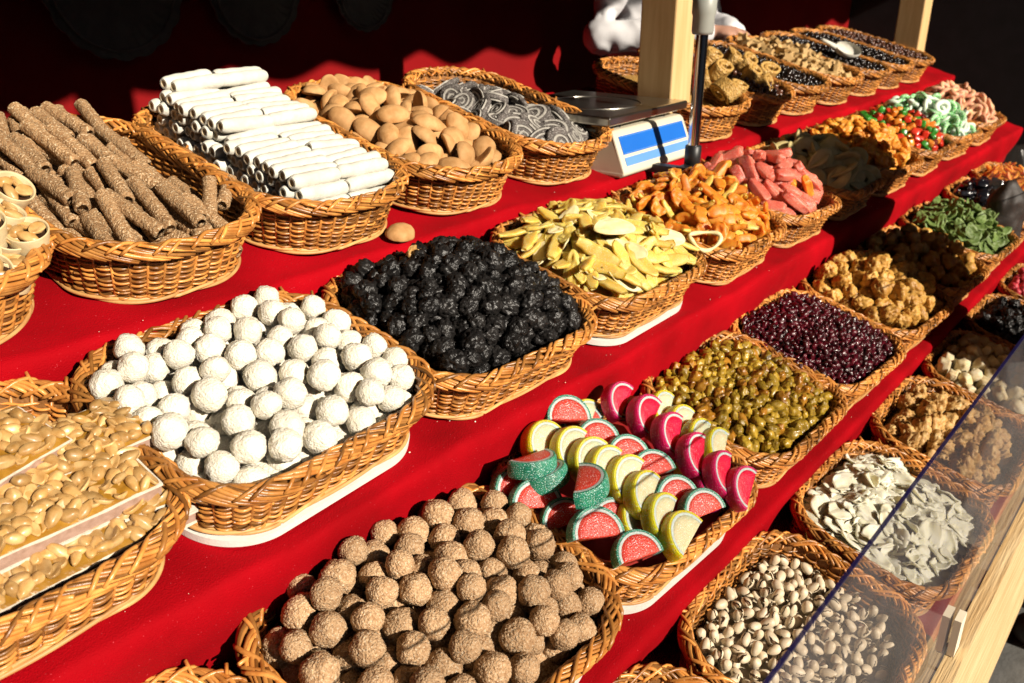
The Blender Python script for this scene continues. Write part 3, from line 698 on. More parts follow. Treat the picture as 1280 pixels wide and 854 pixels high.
# peanut brittle slabs
def peanut_bars():
    B = basket(2, .192, 'wicker basket stacked with peanut-topped nougat bars', yaw=R(2), w=.33, d=.295)
    pm = [peanut(s) for s in range(11)]
    lab = ['peanut-covered nougat bar lying across the top of the stack', 'long peanut-covered nougat bar whose cut brown edge faces outwards', 'peanut-covered nougat bar along the front rim of its basket', 'peanut-covered nougat bar beside the back corner of the basket',
           'lower peanut nougat bar under the stack', 'peanut-covered nougat bar leaning on the back rim', 'small corner of nougat bar at the basket edge by the coconut balls']
    bars = [  # centre px, z above rim, size, yaw, tilt
        ((40, 632), .014, (.20, .080, .019), R(-2), (0, 0), lab[1]), ((88, 552), .018, (.135, .075, .019), R(2), (R(-2), R(1)), lab[0]), ((62, 700), -.012, (.20, .05, .018), R(-1), (R(2), 0), lab[2]),
        ((160, 604), -.004, (.045, .085, .018), R(-6), (0, R(3)), lab[6]), ((-6, 560), .036, (.10, .07, .019), R(12), (R(3), 0), lab[5]), ((72, 640), -.024, (.19, .15, .018), 0, (0, 0), lab[4])]
    for k, ((u, v), dz, (L, Wd, T), yaw, (tx, ty), lb) in enumerate(bars):
        q = local_hit(B, u, v, B.H+dz); root = obj('nougat_bar', None, None, B.M @ Matrix.Translation(q) @ lay(yaw, tx, ty)); tag(root, lb, 'nougat bar', 'peanut nougat bars in their basket')
        def layer(nm, z0, z1, m, ins, sd):
            V, F = [], []; n = 44; per = []
            for i in range(n):
                t = i/n*4; e = int(t); fr = t-e
                c = [(-1+2*fr, -1), (1, -1+2*fr), (1-2*fr, 1), (-1, 1-2*fr)][e]
                wob = .0022*noise.noise(Vector((c[0]*L*60, c[1]*Wd*60, sd+k*3)))
                per.append((c[0]*(L/2-ins+wob), c[1]*(Wd/2-ins+wob)))
            V = [(x, y, z0) for x, y in per]+[(x, y, z1+.0012*noise.noise(Vector((x*90, y*90, sd)))) for x, y in per]
            F = [(i, (i+1) % n, n+(i+1) % n, n+i) for i in range(n)]+[tuple(range(n))[::-1], tuple(range(n, 2*n))]
            return obj(nm, me_np(nm, V, F, [m], False), root)
        layer('wafer_sheet', -T, -T+.0025, MWAFER, -.0005, 1); layer('nougat', -T+.0025, -.0035, MNOUG, .001, 2); layer('wafer_sheet', -.0035, -.0015, MWAFER, -.0003, 3)
        # caramel top, lumpy
        nx, ny = int(L/.006), int(Wd/.006); V = []; F = []
        for i in range(nx+1):
            for j in range(ny+1):
                x, y = -L/2+L*i/nx, -Wd/2+Wd*j/ny; ed = min(i, nx-i, j, ny-j) == 0
                V.append((x*(.985 if ed else 1), y*(.985 if ed else 1), -.0015 if ed else .0028+.003*noise.noise(Vector((x*110, y*110, k)))))
        for i in range(nx):
            for j in range(ny): a = i*(ny+1)+j; F.append((a, a+ny+1, a+ny+2, a+1))
        obj('caramel', me_np('caramel', V, F, [MCARA]), root)
        rng = random.Random(k); pts = []; want = int(L*Wd/.000092)
        for _ in range(want*14):
            if len(pts) >= want: break
            x, y = rng.uniform(-L/2+.006, L/2-.006), rng.uniform(-Wd/2+.006, Wd/2-.006)
            if all((x-a)**2+(y-c)**2 > .0080**2 for a, c in pts):
                pts.append((x, y)); o = obj('peanut', rng.choice(pm), root, Matrix.Translation((x, y, .0046+rng.uniform(-.0022, .0022))) @ lay(rng.uniform(0, 6.28), rng.gauss(0, .4), rng.gauss(0, .35)) @ Matrix.Scale(rng.uniform(.8, 1.15), 4))
peanut_bars()

# ------------------------------------------------------------------ third shelf
def nut_balls():
    B = basket(3, .548, 'wicker basket on white board, heaped with brown nut-coated balls', yaw=R(-2), w=.385, d=.285, board=True)
    f = dome(B, .038, B.H+.004, .05); bed(B, f, MNUT, .034)
    for p, r in pile(B, 400, .0176, f, 1.5, .12, 80, .94, .014, seed=31):
        put('nut_ball', random.choice(nutb), B, p, rot(), r/TR, 'brown ball coated in crushed nuts in the heap', 'sweet', 'nut-coated balls in their basket')
nut_balls()

# fruit jelly slices: rind, pith and flesh
def slice_meshes(nm, rind, pith, flesh):
    R0, T = .0325, .0205; out = []
    def half(r0, r1, t, m, part, crown):
        b = MB(); V = []; F = []; n = 30; prof = []
        k = 7
        for i in range(n+1):
            a = math.pi*(-.03+1.06*i/n); ca, sa = math.cos(a), math.sin(a)
            for j in range(k+1):
                q = -1+2*j/k
                # outer edge rounded
                ro = r1*(1-.05*abs(q)**4*crown); V.append((ro*ca, q*t/2, ro*sa))
            for j in range(k, -1, -1):
                q = -1+2*j/k; V.append((r0*ca, q*t/2, r0*sa))
        kk = 2*(k+1)
        for i in range(n):
            for j in range(kk): F.append((i*kk+j, i*kk+(j+1) % kk, (i+1)*kk+(j+1) % kk, (i+1)*kk+j))
        F += [tuple(range(kk))[::-1], tuple(range(n*kk, (n+1)*kk))]
        b.add(V, F); me = b.mesh(part, [m], False); return (part, me)
    def solid(r1, t, m, part):
        b = MB(); V = []; F = []; n = 28
        ring = [(r1*math.cos(math.pi*(-.03+1.06*i/n)), r1*math.sin(math.pi*(-.03+1.06*i/n))) for i in range(n+1)]
        for s in (-1, 1):
            for rad, th in ((1, .46), (.96, .50), (.6, .515), (.25, .52)): V += [(x*rad, s*t*th, z*rad+(1-rad)*r1*.38) for x, z in ring]
            V.append((0, s*t*.52, r1*.38))
        h = 4*(n+1)+1; m1 = n+1
        for s, o in ((0, 0), (1, h)):
            for q in range(3):
                for i in range(m1): F.append(tuple((o+q*m1+i, o+q*m1+(i+1) % m1, o+(q+1)*m1+(i+1) % m1, o+(q+1)*m1+i)[::(1 if s else -1)]))
            for i in range(m1): F.append((o+3*m1+i, o+3*m1+(i+1) % m1, o+4*m1)[::(1 if s else -1)])
        for i in range(m1): F.append((i, (i+1) % m1, h+(i+1) % m1, h+i))
        b.add(V, F); return (part, b.mesh(part, [m], True))
    return [half(R0*.865, R0, T, rind, 'rind', 1), half(R0*.775, R0*.868, T*1.02, pith, 'pith', 0), solid(R0*.78, T, flesh, 'flesh')]
def jm(n, a, b_, sp=(.85, .8, .8), th=.63): return mat(n, a, b_, 60, .38, .9, 480, rnd=.08, sss=.7, sssr=(.03, .014, .010), speck=(780, th, sp), bdist=.0014, spec=.5)
JP = jm('jelly_pith', (.72,.66,.55), (.80,.74,.64))
SL = {'water': slice_meshes('water', jm('jelly_green', (.0,.13,.075), (.02,.26,.15), (.6,.75,.7), .60), JP, jm('jelly_red', (.64,.03,.014), (.72,.06,.035))),
      'lemon': slice_meshes('lemon', jm('jelly_yellow', (.78,.48,.0), (.84,.58,.01), (.9,.85,.6)), JP, jm('jelly_cream', (.62,.52,.30), (.70,.60,.38), (.9,.88,.8))),
      'pink': slice_meshes('pink', jm('jelly_pink', (.62,.0,.07), (.70,.005,.11), (.85,.6,.65), .66), JP, jm('jelly_crimson', (.66,.0,.03), (.74,.005,.05), (.80,.35,.4), .68))}
def jellies():
    B = basket(3, .917, 'wicker basket on white board with rows of sugared fruit jelly slices', yaw=R(-2), w=.345, d=.275, board=True)
    f = dome(B, .025, B.H-.020, .02); bed(B, f, mat('jelly_bed', (.30,.01,.015), (.34,.03,.02), 12, .5, .4, 200, rnd=0), .010)
    lab = {'water': 'sugared watermelon jelly slice with red flesh and green rind', 'lemon': 'sugared lemon jelly slice with pale flesh and yellow rind', 'pink': 'sugared pink grapefruit jelly slice with crimson flesh'}
    L = [(768, 497, 'pink', -2, 44, .030), (802, 515, 'pink', 3, 44, .032), (832, 540, 'pink', 0, 44, .032), (862, 566, 'pink', 1, 44, .030), (895, 588, 'pink', 0, 44, .026), (922, 605, 'pink', -2, 44, .020),
         (822, 508, 'lemon', -1, 44, .012), (845, 525, 'lemon', -1, 44, .012), (868, 545, 'lemon', -1, 44, .012), (890, 556, 'lemon', -1, 44, .010),
         (707, 512, 'water', -32, 50, .030), (745, 540, 'water', -35, 50, .024), (780, 560, 'water', -35, 50, .024), (810, 580, 'water', -31, 54, .020), (840, 612, 'water', -29, 44, .014), (872, 628, 'water', -30, 46, .018),
         (672, 548, 'lemon', -5, 44, .022), (706, 556, 'lemon', -7, 44, .028), (730, 570, 'lemon', -7, 44, .030), (750, 583, 'lemon', -4, 44, .030), (776, 594, 'lemon', -3, 44, .030), (798, 612, 'lemon', -3, 44, .030), (820, 640, 'lemon', -1, 44, .022),
         (846, 664, 'lemon', -4, 56, .016), (791, 682, 'water', -32, 58, .008), (742, 655, 'water', -33, 50, .016), (740, 606, 'water', 200, 62, .044), (672, 582, 'water', 170, 60, .034), (668, 618, 'water', -32, 44, .006), (690, 596, 'water', 185, 50, .020),
         (700, 640, 'water', -33, 44, -.004), (760, 640, 'water', -30, 44, -.004), (880, 600, 'pink', 2, 44, .0), (640, 600, 'water', -28, 40, .0), (725, 520, 'lemon', -3, 50, .004), (860, 590, 'lemon', -8, 50, -.004), (880, 606, 'pink', 4, 50, .0), (790, 640, 'lemon', -8, 50, .0), (720, 520, 'water', -29, 60, .0)]
    for u, v, k, yaw, lean, dz in L:
        q = local_hit(B, u, v, B.H+dz+.012); Mr = Matrix.Rotation(R(yaw+random.uniform(-5, 5)), 4, 'Z') @ Matrix.Rotation(-R(lean+4), 4, 'X') @ Matrix.Rotation(R({'pink': -34, 'lemon': -30, 'water': -8}[k]+random.uniform(-12, 12)), 4, 'Y')
        root = obj('jelly_slice', None, None, B.M @ Matrix.Translation(q) @ Mr @ Matrix.Translation((0, 0, -.015)) @ Matrix.Scale(random.uniform(1.0, 1.12), 4))
        tag(root, lab[k], 'jelly slice', {'water': 'watermelon jelly slices', 'lemon': 'lemon jelly slices', 'pink': 'pink jelly slices'}[k])
        for nm, me in SL[k]: obj(nm, me, root)
jellies()
def raisins():
    B = basket(3, 1.285, 'wicker basket filled with glossy green-gold raisins', yaw=R(0), w=.335, d=.272)
    f = dome(B, .022, B.H-.010, .02); bed(B, f, MRAIS, .018)
    ms = [raisin(s, MRAIS) for s in range(5)]*2+[raisin(7, MRAISB), raisin(8, MRAISB), raisin(9, MRAISB)]
    P = pile(B, 620, .0086, f, 1.05, .22, 10, .84, seed=41); P.sort(key=lambda a: f(a[0].x, a[0].y)-a[0].z)
    for p, r in P[:300]: put('raisin', random.choice(ms), B, p, rot(), r/.0080, 'glossy green-gold raisin in the basket beside the jelly slices', 'raisin', 'green-gold raisins in their basket')
    b = MB()
    for p, r in P[300:]:
        me = random.choice(ms); Mr = (Matrix.Translation(p) @ rot() @ Matrix.Scale(r/.0080, 4)); b.add([Mr @ v.co for v in me.vertices], [tuple(q.vertices) for q in me.polygons])
    o = obj('raisin_layer', b.mesh('raisin_layer', [MRAIS]), None, B.M); tag(o, 'lower layer of green-gold raisins under the loose top ones', 'raisins', None, 'stuff')
raisins()
def stuff_pile(B, f, r, n, mesh_src, m, name, label, cat, layers, over, seed, tries=5, sc=1.12):
    b = MB(); src = [(np.array([v.co[:] for v in me.vertices]), [tuple(q.vertices) for q in me.polygons]) for me in mesh_src]; rng = random.Random(seed)
    for p, rr in pile(B, n, r, f, layers, .2, tries, over, seed=seed):
        V, F = rng.choice(src); Mr = np.array(rot(rng).to_3x3())*(rr*sc); b.add(V @ Mr.T+np.array(p), F, rng.random())
    o = obj(name, b.mesh(name, [m]), None, B.M); return tag(o, label, cat, None, 'stuff')
B = basket(3, 1.597, 'wicker basket filled with dark red dried cranberries', yaw=R(-2), w=.33, d=.27)
f = dome(B, .026, B.H-.004, .02); bed(B, f, MCRAN, .012)
crv = [me_np('c', ICO[2][0]*(1+.55*nz(ICO[2][0], 1.7, s)+.5*nz(ICO[2][0], 3.6, s))[:, None]*np.array((1.25, 1.0, .7)), ICO[2][1], [MCRAN]) for s in range(5)]
stuff_pile(B, f, .0052, 1500, crv, MCRAN, 'cranberries', 'heap of glossy dark red dried cranberries in their basket', 'cranberries', 1.3, .85, 51)
simple(3, 1.93, 'wicker basket of amber dried fruit pieces half in shadow', [chunk('dried_fruit', s, MFIG, (.022, .017, .015), 4, .3) for s in range(5)], 110, .0185, .052, 'dried_fruit',
       'wrinkled amber dried fruit piece beside the cranberries', 'dried fruit', 'amber dried fruit in their basket', w=.33, seed=52, bedm=MFIG, over=.85, flat=False)
simple(3, 2.26, 'wicker basket of brown dried fruit standing wholly in shadow', [chunk('dried_fruit', 10+s, MFIG, (.02, .016, .014), 3, .3) for s in range(3)], 70, .0185, .04, 'dried_fruit',
       'dark dried fruit piece in the wholly shaded basket', 'dried fruit', 'shaded dried fruit in their basket', w=.31, seed=53, bedm=MFIG, over=.85, flat=False)
simple(3, 2.60, 'wicker basket heaped with green dried kiwi slices', [slab_oval(.021, .012, .006, s, MKIWI, 'kiwi_slice', .25, .1, .3) for s in range(4)], 130, .0145, .06, 'kiwi_slice',
       'green dried kiwi slice in the heap', 'kiwi slice', 'green kiwi slices in their basket', w=.31, seed=54, bedm=MKIWI, over=.7)
simple(3, 3.02, 'wicker basket of shiny black licorice pieces', [cube_lump('licorice_piece', s, MLICO, (.016, .010, .008), .4, 3) for s in range(3)], 90, .0145, .045, 'licorice_piece',
       'shiny black licorice piece behind the kiwi slices', 'licorice', 'black licorice in their basket', w=.31, seed=55, bedm=MLICO, over=.8)
simple(3, 3.35, 'wicker basket of orange candied peel beyond the licorice', [strip_piece('candied_peel', 60+s, MORNG, .045, .012, .008, 1) for s in range(3)], 70, .016, .045, 'candied_peel',
       'orange candied peel strip beyond the licorice', 'candied peel', 'candied peel in their basket', w=.30, seed=56, bedm=MORNG, over=.7)
simple(3, .175, 'wicker basket of pale nuts next to the nut-coated balls', [slab_oval(.011, .008, .008, s, MWHN, 'pale_nut') for s in range(3)], 110, .0098, .01, 'pale_nut',
       'pale shelled nut in the basket next to the nut balls', 'nut', 'pale nuts in their basket', w=.33, seed=57, bedm=MWHN, over=.9, edge=-.02)

# ------------------------------------------------------------------ lowest shelf
def pistachios():
    B = basket(4, .985, 'wicker basket filled with open pistachios partly behind the clear pane', yaw=R(1), w=.335, d=.262)
    f = dome(B, .010, B.H-.030, .0); bed(B, f, MPIST, .022); ms = [pistachio(s) for s in range(4)]
    for p, r in pile(B, 420, .0092, f, 1.1, .1, 14, .87, seed=61):
        put('pistachio', random.choice(ms), B, p, rot(), r/.0092*1.03, 'cream pistachio with its shell split open', 'pistachio', 'pistachios in their basket')
pistachios()
fl = [flake(s) for s in range(14)]
simple(4, 1.355, 'wicker basket heaped with white coconut chips behind the clear pane', fl, 280, .0135, .026, 'coconut_chip', 'thin white curled coconut chip', 'coconut chip', 'coconut chips in their basket', w=.335, d=.262, seed=62, bedm=MCHIP, over=.50, edge=-.012, jit=.30, yaw=R(-2))
simple(4, 1.715, 'wicker basket of sugared amber dried fruit behind the clear pane', [chunk('dried_fruit', 20+s, MFIG2, (.024, .017, .016), 4, .32) for s in range(5)], 90, .0185, .018, 'dried_fruit',
       'sugar-dusted amber dried fruit piece beside the coconut chips', 'dried fruit', 'sugared dried fruit in their basket', w=.32, seed=63, bedm=MFIG2, over=.85, edge=-.018, flat=False)
simple(4, 2.05, 'wicker basket of pale candied fruit chunks next to the amber fruit', [cube_lump('candied_chunk', s, MCHNK, (.015, .012, .011), .6, 3, .3) for s in range(5)], 170, .0145, .03, 'candied_chunk',
       'pale cream candied fruit chunk in the heap', 'candied fruit', 'pale candied chunks in their basket', w=.32, seed=64, bedm=MCHNK, over=.85, edge=-.006, flat=False)
simple(4, 2.39, 'wicker basket of dark prunes in shadow on the lowest shelf', [prune(20), prune(21)], 90, .0145, .02, 'prune', 'black prune in the shaded basket on the lowest shelf', 'prune', 'shaded prunes in their basket', w=.31, seed=65, bedm=MPRUNE, over=.85, flat=False)
simple(4, 2.73, 'wicker basket of red candied berries on the lowest shelf', [chunk('candied_berry', 70+s, MREDC, (.012, .011, .010), 3, .2) for s in range(3)], 150, .0125, .02, 'candied_berry', 'red candied berry in the basket on the lowest shelf', 'candied berry', 'red candied berries in their basket', w=.31, seed=66, bedm=MREDC, over=.85, flat=False)
simple(4, .625, 'wicker basket of almonds next to the pistachios', [slab_oval(.012, .0075, .006, 80+s, MSTAR, 'almond') for s in range(2)], 90, .0098, .0, 'almond', 'shelled almond in the basket next to the pistachios', 'almond', 'almonds in their basket', w=.33, seed=67, bedm=MSTAR, over=.9, edge=-.03)

# ------------------------------------------------------------------ uppermost shelf
def sesame_sticks():
    B = basket(1, .535, 'long wicker basket stacked with sesame-coated sticks', 'B', yaw=R(2), w=.258, d=.40)
    ms = [stick(s, .094, .0094, MSES) for s in range(4)]
    f = lambda x, y: B.H-.028+.036*max(0, 1-(abs(x+.03)/(B.hw*1.15))**2.4)*(1 if y > -.1 else .8)+.05*(y+.08)
    bed(B, f, MSES, .030)
    rng = random.Random(4); lb = 'brown stick coated in sesame seeds in the stack'
    for lay_ in range(3):
        for row, yc in enumerate((-.115, -.035, .055, .135)):
            nn = 10 if lay_ < 2 else 8
            for i in range(nn):
                x = (i-(nn-1)/2)*.0212+rng.uniform(-.005, .005)-.006
                if lay_ == 2 and rng.random() < .4: continue
                if row == 0 and abs(x) > .08: continue
                y = yc+rng.uniform(-.02, .02); z = f(x, y)-.030+lay_*.0165+rng.uniform(-.003, .003)
                tx = .08+(.12 if row else .08)+rng.gauss(0, .09)-.10*(lay_ == 0)
                put('sesame_stick', rng.choice(ms), B, Vector((x, y, z)), lay(rng.gauss(.02, .2), tx, 0) @ Matrix.Rotation(rng.uniform(0, 6.28), 4, 'Y'), (1, rng.uniform(.85, 1.1), 1), lb, 'sesame stick', 'sesame sticks in their basket')
    for u, v, yw, tx in ((262, 250, -.5, .5), (240, 270, -.2, .35), (283, 240, -.7, .1)):
        q = local_hit(B, u, v, B.H-.012); put('sesame_stick', ms[0], B, q, lay(yw, tx, 0), (1, .75, 1), lb, 'sesame stick', 'sesame sticks in their basket')
sesame_sticks()
def wafers():
    B = basket(1, .795, 'long wicker basket with a stepped stack of white wafer rolls', 'B', yaw=R(1), w=.27, d=.41)
    ms = [wafer(s) for s in range(4)]; rng = random.Random(9); dia = .0202
    f0 = lambda x, y: B.H-.03; bed(B, f0, MWD, .03)
    zb = .050
    for c, xo in ((0, -.036), (1, .056)):
        for j in range(18):
            y = -.165+j*.0196
            top = B.H+.016+.12*(y+.165)
            nl = max(1, int((top-zb)/(dia*.88)))
            for k in range(nl):
                yy = y+(.0098 if k % 2 else 0)+rng.uniform(-.0015, .0015)
                if yy > .17: continue
                z = zb+k*dia*.88+.01
                # rolls buried behind others are left out
                if k < nl-2 and c == 1: continue
                put('wafer_roll', rng.choice(ms), B, Vector((xo+rng.gauss(0, .0055), yy, z+rng.uniform(-.0008, .0008))), lay(rng.gauss(.0, .05), 0, rng.gauss(0, .035)) @ Matrix.Rotation(rng.uniform(0, 6.28), 4, 'X'), (rng.uniform(.95, 1.05), 1, 1),
                    'sugar-white wafer roll in the stepped stack', 'wafer roll', 'white wafer rolls in their basket')
wafers()
def cookies():
    B = basket(1, 1.07, 'long wicker basket heaped with domed brown almond cookies', 'B', yaw=R(0), w=.265, d=.42)
    f = dome(B, .040, B.H-.018, .03, 1.8); bed(B, f, MCOOK, .034); ms = [cookie(s) for s in range(5)]
    for p, r in pile(B, 140, .0195, f, .95, .1, 20, .74, .014, seed=71):
        fl_ = math.pi if random.random() < .22 else 0
        put('almond_cookie', random.choice(ms), B, p, grad_rot(f, p.x, p.y) @ lay(random.uniform(0, 6.28), random.gauss(fl_, .75), random.gauss(0, .55)), r/.0195, 'domed oval brown cookie in the heap', 'cookie', 'almond cookies in their basket')
    p = Vector((.885, .945, CAMZ+shelf_z(1, .945)+.010)); o = obj('almond_cookie', ms[0], None, Matrix.Translation(p) @ lay(.2, .3, 0)); tag(o, 'single brown cookie lying on the red cloth between two baskets', 'cookie')
cookies()
def swirls():
    B = basket(1, 1.348, 'long wicker basket of grey cocoa and coconut swirl slices', 'B', yaw=R(-2), w=.255, d=.42)
    f = dome(B, .034, B.H-.012, -.06, 1.8); bed(B, f, MSWG, .034)
    V, F = ICO[4]; 
    def body(s):
        z = np.sign(V[:, 2])*np.abs(V[:, 2])**.4; rr = np.hypot(V[:, 0], V[:, 1])+1e-9; k = np.minimum(1, rr**-.3); d = 1+.06*nz(V, 1.2, s)
        return me_np('slice_body', np.column_stack((V[:, 0]*k*d*.031, V[:, 1]*k*d*.020, z*.0055)), F, [MSWG])
    bodies = [body(s) for s in range(3)]
    def spiral(side):
        b = MB(); n = 70; L1 = []; L2 = []
        for i in range(n+1):
            t = i/n; a = t*4.6*math.pi; r = .12+.76*t
            for lst, dr in ((L1, -.055), (L2, .055)): q = (r+dr); lst.append((q*.030*math.cos(a), q*.0195*math.sin(a)))
        Vv = [(x, y, z) for z in (.0040, .0063) for x, y in L1+L2]; m = n+1; h = 2*m; Fc = []
        for i in range(n):
            Fc += [(h+i, h+i+1, h+m+i+1, h+m+i), (i, m+i, m+i+1, i+1), (i, i+1, h+i+1, h+i), (m+i, h+m+i, h+m+i+1, m+i+1)]
        b.add([(x, y, z*side) for x, y, z in Vv], Fc); return b.mesh('spiral', [MSWW], False)
    sp = [spiral(1), spiral(-1)]
    for p, r in pile(B, 40, .025, f, .95, .08, 20, .60, .018, seed=73):
        root = obj('swirl_slice', None, None, B.M @ Matrix.Translation(p) @ grad_rot(f, p.x, p.y) @ lay(random.uniform(-.8, .8), random.gauss(.45, .4), random.gauss(0, .35)) @ Matrix.Scale(1.28, 4))
        tag(root, 'grey cocoa slice with a white coconut spiral', 'swirl slice', 'swirl slices in their basket'); obj('slice_body', random.choice(bodies), root)
        for s in sp: obj('spiral', s, root)
swirls()
def cups():
    B = basket(1, .250, 'wicker basket of small wafer cups filled with chocolate and peanuts', 'B', yaw=R(3), w=.29, d=.40)
    f = dome(B, .03, B.H-.02, .1); bed(B, f, MCUP, .03)
    R0, H0 = .0205, .030; b = MB()
    b.lathe([(.0, .0), (R0*.82, .0), (R0*.84, .001), (R0*.90, H0*.5), (R0*.905, H0*.52), (R0, H0), (R0*.985, H0+.0015), (R0*.90, H0), (R0*.83, .006), (0, .006)], 28); cup_me = b.mesh('cup_wall', [MCUP])
    b = MB(); b.lathe([(0, H0-.006), (R0*.5, H0-.0055), (R0*.88, H0-.007)], 24); ch = b.mesh('chocolate', [MCHOC]); pm = [peanut(s) for s in range(4)]
    cl = [(10, 300, 0), (35, 296, .004), (2, 270, .016), (16, 335, -.016), (-30, 320, 0), (-12, 345, -.01), (-20, 285, .02), (14, 240, .025), (-40, 260, .02)]
    for i, (u, v, dz) in enumerate(cl):
        q = local_hit(B, u, v, B.H+dz); root = obj('peanut_cup', None, None, B.M @ Matrix.Translation(q) @ lay(0, random.uniform(-.1, .5), random.uniform(-.3, .4)) @ Matrix.Translation((0, 0, -H0*.8)) @ Matrix.Scale(1.1, 4))
        tag(root, 'small pale wafer cup holding chocolate and peanuts', 'peanut cup', 'peanut cups in their basket')
        obj('cup_wall', cup_me, root); obj('chocolate', ch, root)
        for k in range(4): a = k*1.6+i; obj('peanut', pm[k], root, Matrix.Translation((.009*math.cos(a), .009*math.sin(a), H0-.001+.003*(k == 3))) @ lay(a+1, .2, .1))
cups()
def brittle():
    B = basket(1, 1.935, 'wicker basket stacked with thick rolled honey sesame bars', 'B', yaw=R(-4), w=.27, d=.36)
    f = dome(B, .03, B.H-.02, .05); bed(B, f, MSBAR, .03)
    def roll(s):
        b = MB(); n = 40; L1 = []; L2 = []
        for i in range(n+1):
            t = i/n; a = t*3.3*math.pi; r = .30+.62*t
            for l, dr in ((L1, -.12), (L2, .12)): l.append(((r+dr)*.044*math.cos(a), (r+dr)*.026*math.sin(a)))
        m = n+1; V = []; T = 7
        for k in range(T):
            z = -.017+.034*k/(T-1)
            for x, y in L1+L2: w = 1+.05*noise.noise(Vector((x*160, y*160, z*160+s))); V.append((x*w, y*w, z*(1+.06*noise.noise(Vector((x*130, y*130, s))))))
        h = 2*m; F = []
        for k in range(T-1):
            for i in range(n):
                F += [(k*h+i+1, k*h+i, (k+1)*h+i, (k+1)*h+i+1), (k*h+m+i, k*h+m+i+1, (k+1)*h+m+i+1, (k+1)*h+m+i)]
            for e in (0, n): F.append((k*h+e, k*h+m+e, (k+1)*h+m+e, (k+1)*h+e))
        for i in range(n): F += [(i, i+1, m+i+1, m+i), ((T-1)*h+i, (T-1)*h+m+i, (T-1)*h+m+i+1, (T-1)*h+i+1)]
        b.add(V, F); return b.mesh('sesame_roll', [MSBAR])
    ms = [roll(s) for s in range(3)]
    for u, v, dz, yw, tx, ty in ((902, 88, .030, .1, .5, 0), (922, 112, .004, .2, .25, .1), (940, 92, .012, .3, .5, 0), (890, 72, .05, .2, .4, .1), (905, 112, .010, 1.2, .9, 0), (934, 78, .03, .2, .6, 0), (880, 100, .0, .4, 1.0, .2), (878, 82, .03, .1, .5, 0), (955, 105, -.005, .3, .9, 0), (915, 72, .045, .6, .4, 0), (960, 90, .01, -.2, .5, 0)):
        q = local_hit(B, u, v, B.H+dz); put('sesame_roll', random.choice(ms), B, q, lay(yw, tx, ty), 1.0, 'thick golden sesame brittle roll stacked beside the scale', 'sesame roll', 'sesame brittle rolls in their basket')
brittle()
bean = [me_np('bn', ICO[1][0]*np.array((1.2, .9, .8)), ICO[1][1], [MBEAN]), me_np('bn2', ICO[2][0]*np.array((1.15, .95, .9)), ICO[2][1], [MBEAN])]
for xc, m, lb, lb2, n_ in ((2.205, MBEANB, 'long wicker basket of small brown glazed nuts beside the sesame rolls', 'heap of small brown glazed nuts beside the sesame rolls', 'glazed_nuts'),
                       (2.45, MBEAN, 'long wicker basket of glossy black beans between brown nuts and biscuits', 'heap of glossy black coated beans between brown nuts and biscuits', 'coated_beans'),
                       (2.965, MBEAN, 'long wicker basket of glossy black beans just past the biscuits', 'heap of glossy black coated beans just past the biscuits', 'coated_beans'),
                       (3.20, MBEAN, 'long wicker basket of glossy black beans holding a white scoop', 'heap of glossy black coated beans under the white scoop', 'coated_beans'),
                       (3.43, MBEANB, 'last long wicker basket on the uppermost shelf, with brown glazed nuts', 'heap of brown glazed nuts in the last basket of the shelf', 'glazed_nuts')):
    B = basket(1, xc, lb, 'B', yaw=R(random.uniform(-2, 2)), w=.25, d=.41)
    f = dome(B, .018, B.H-.012, .0); bed(B, f, m, .012)
    stuff_pile(B, f, .0066, 560, bean[1:], m, n_, lb2, 'beans' if m is MBEAN else 'nuts', 1.0, .92, int(xc*100), 4, 1.0)
    if abs(xc-3.20) < .01:
        b = MB(); V, F = ICO[3]; V2 = V.copy(); keep = [q for q in F if sum(V[i][2] for i in q)/3 < .25]
        b.add(V2*np.array((.045, .030, .022)), keep); b.tube([(.04, 0, .0), (.075, 0, .012), (.10, 0, .018)], [.008, .006, .006], 8)
        q = local_hit(B, 1060, 62, B.H+.03); put('scoop', b.mesh('scoop', [MSUGAR]), B, q, lay(2.4, -.5, 0), 1, 'small white scoop stuck in the black beans', 'scoop', None)
def star(s):
    V = []; F = []; n = 10
    for z, k in ((-.005, 1), (.004, 1), (.006, .86)):
        for i in range(n): a = 2*math.pi*i/n; r = (.020 if i % 2 else .012)*k; V.append((r*math.cos(a), r*math.sin(a), z))
    for q in range(2):
        for i in range(n): F.append((q*n+i, q*n+(i+1) % n, (q+1)*n+(i+1) % n, (q+1)*n+i))
    F += [tuple(range(n))[::-1], tuple(range(2*n, 3*n))]
    return me_np('star_biscuit', V, F, [MSTAR], False)
simple(1, 2.71, 'long wicker basket heaped with pale brown star biscuits', [star(0)], 110, .0175, .035, 'star_biscuit', 'pale brown star biscuit in the heap', 'biscuit', 'star biscuits in their basket', typ='B', w=.25, d=.41, seed=91, bedm=MSTAR, over=.7, edge=-.012, slope=.04, jit=.6)

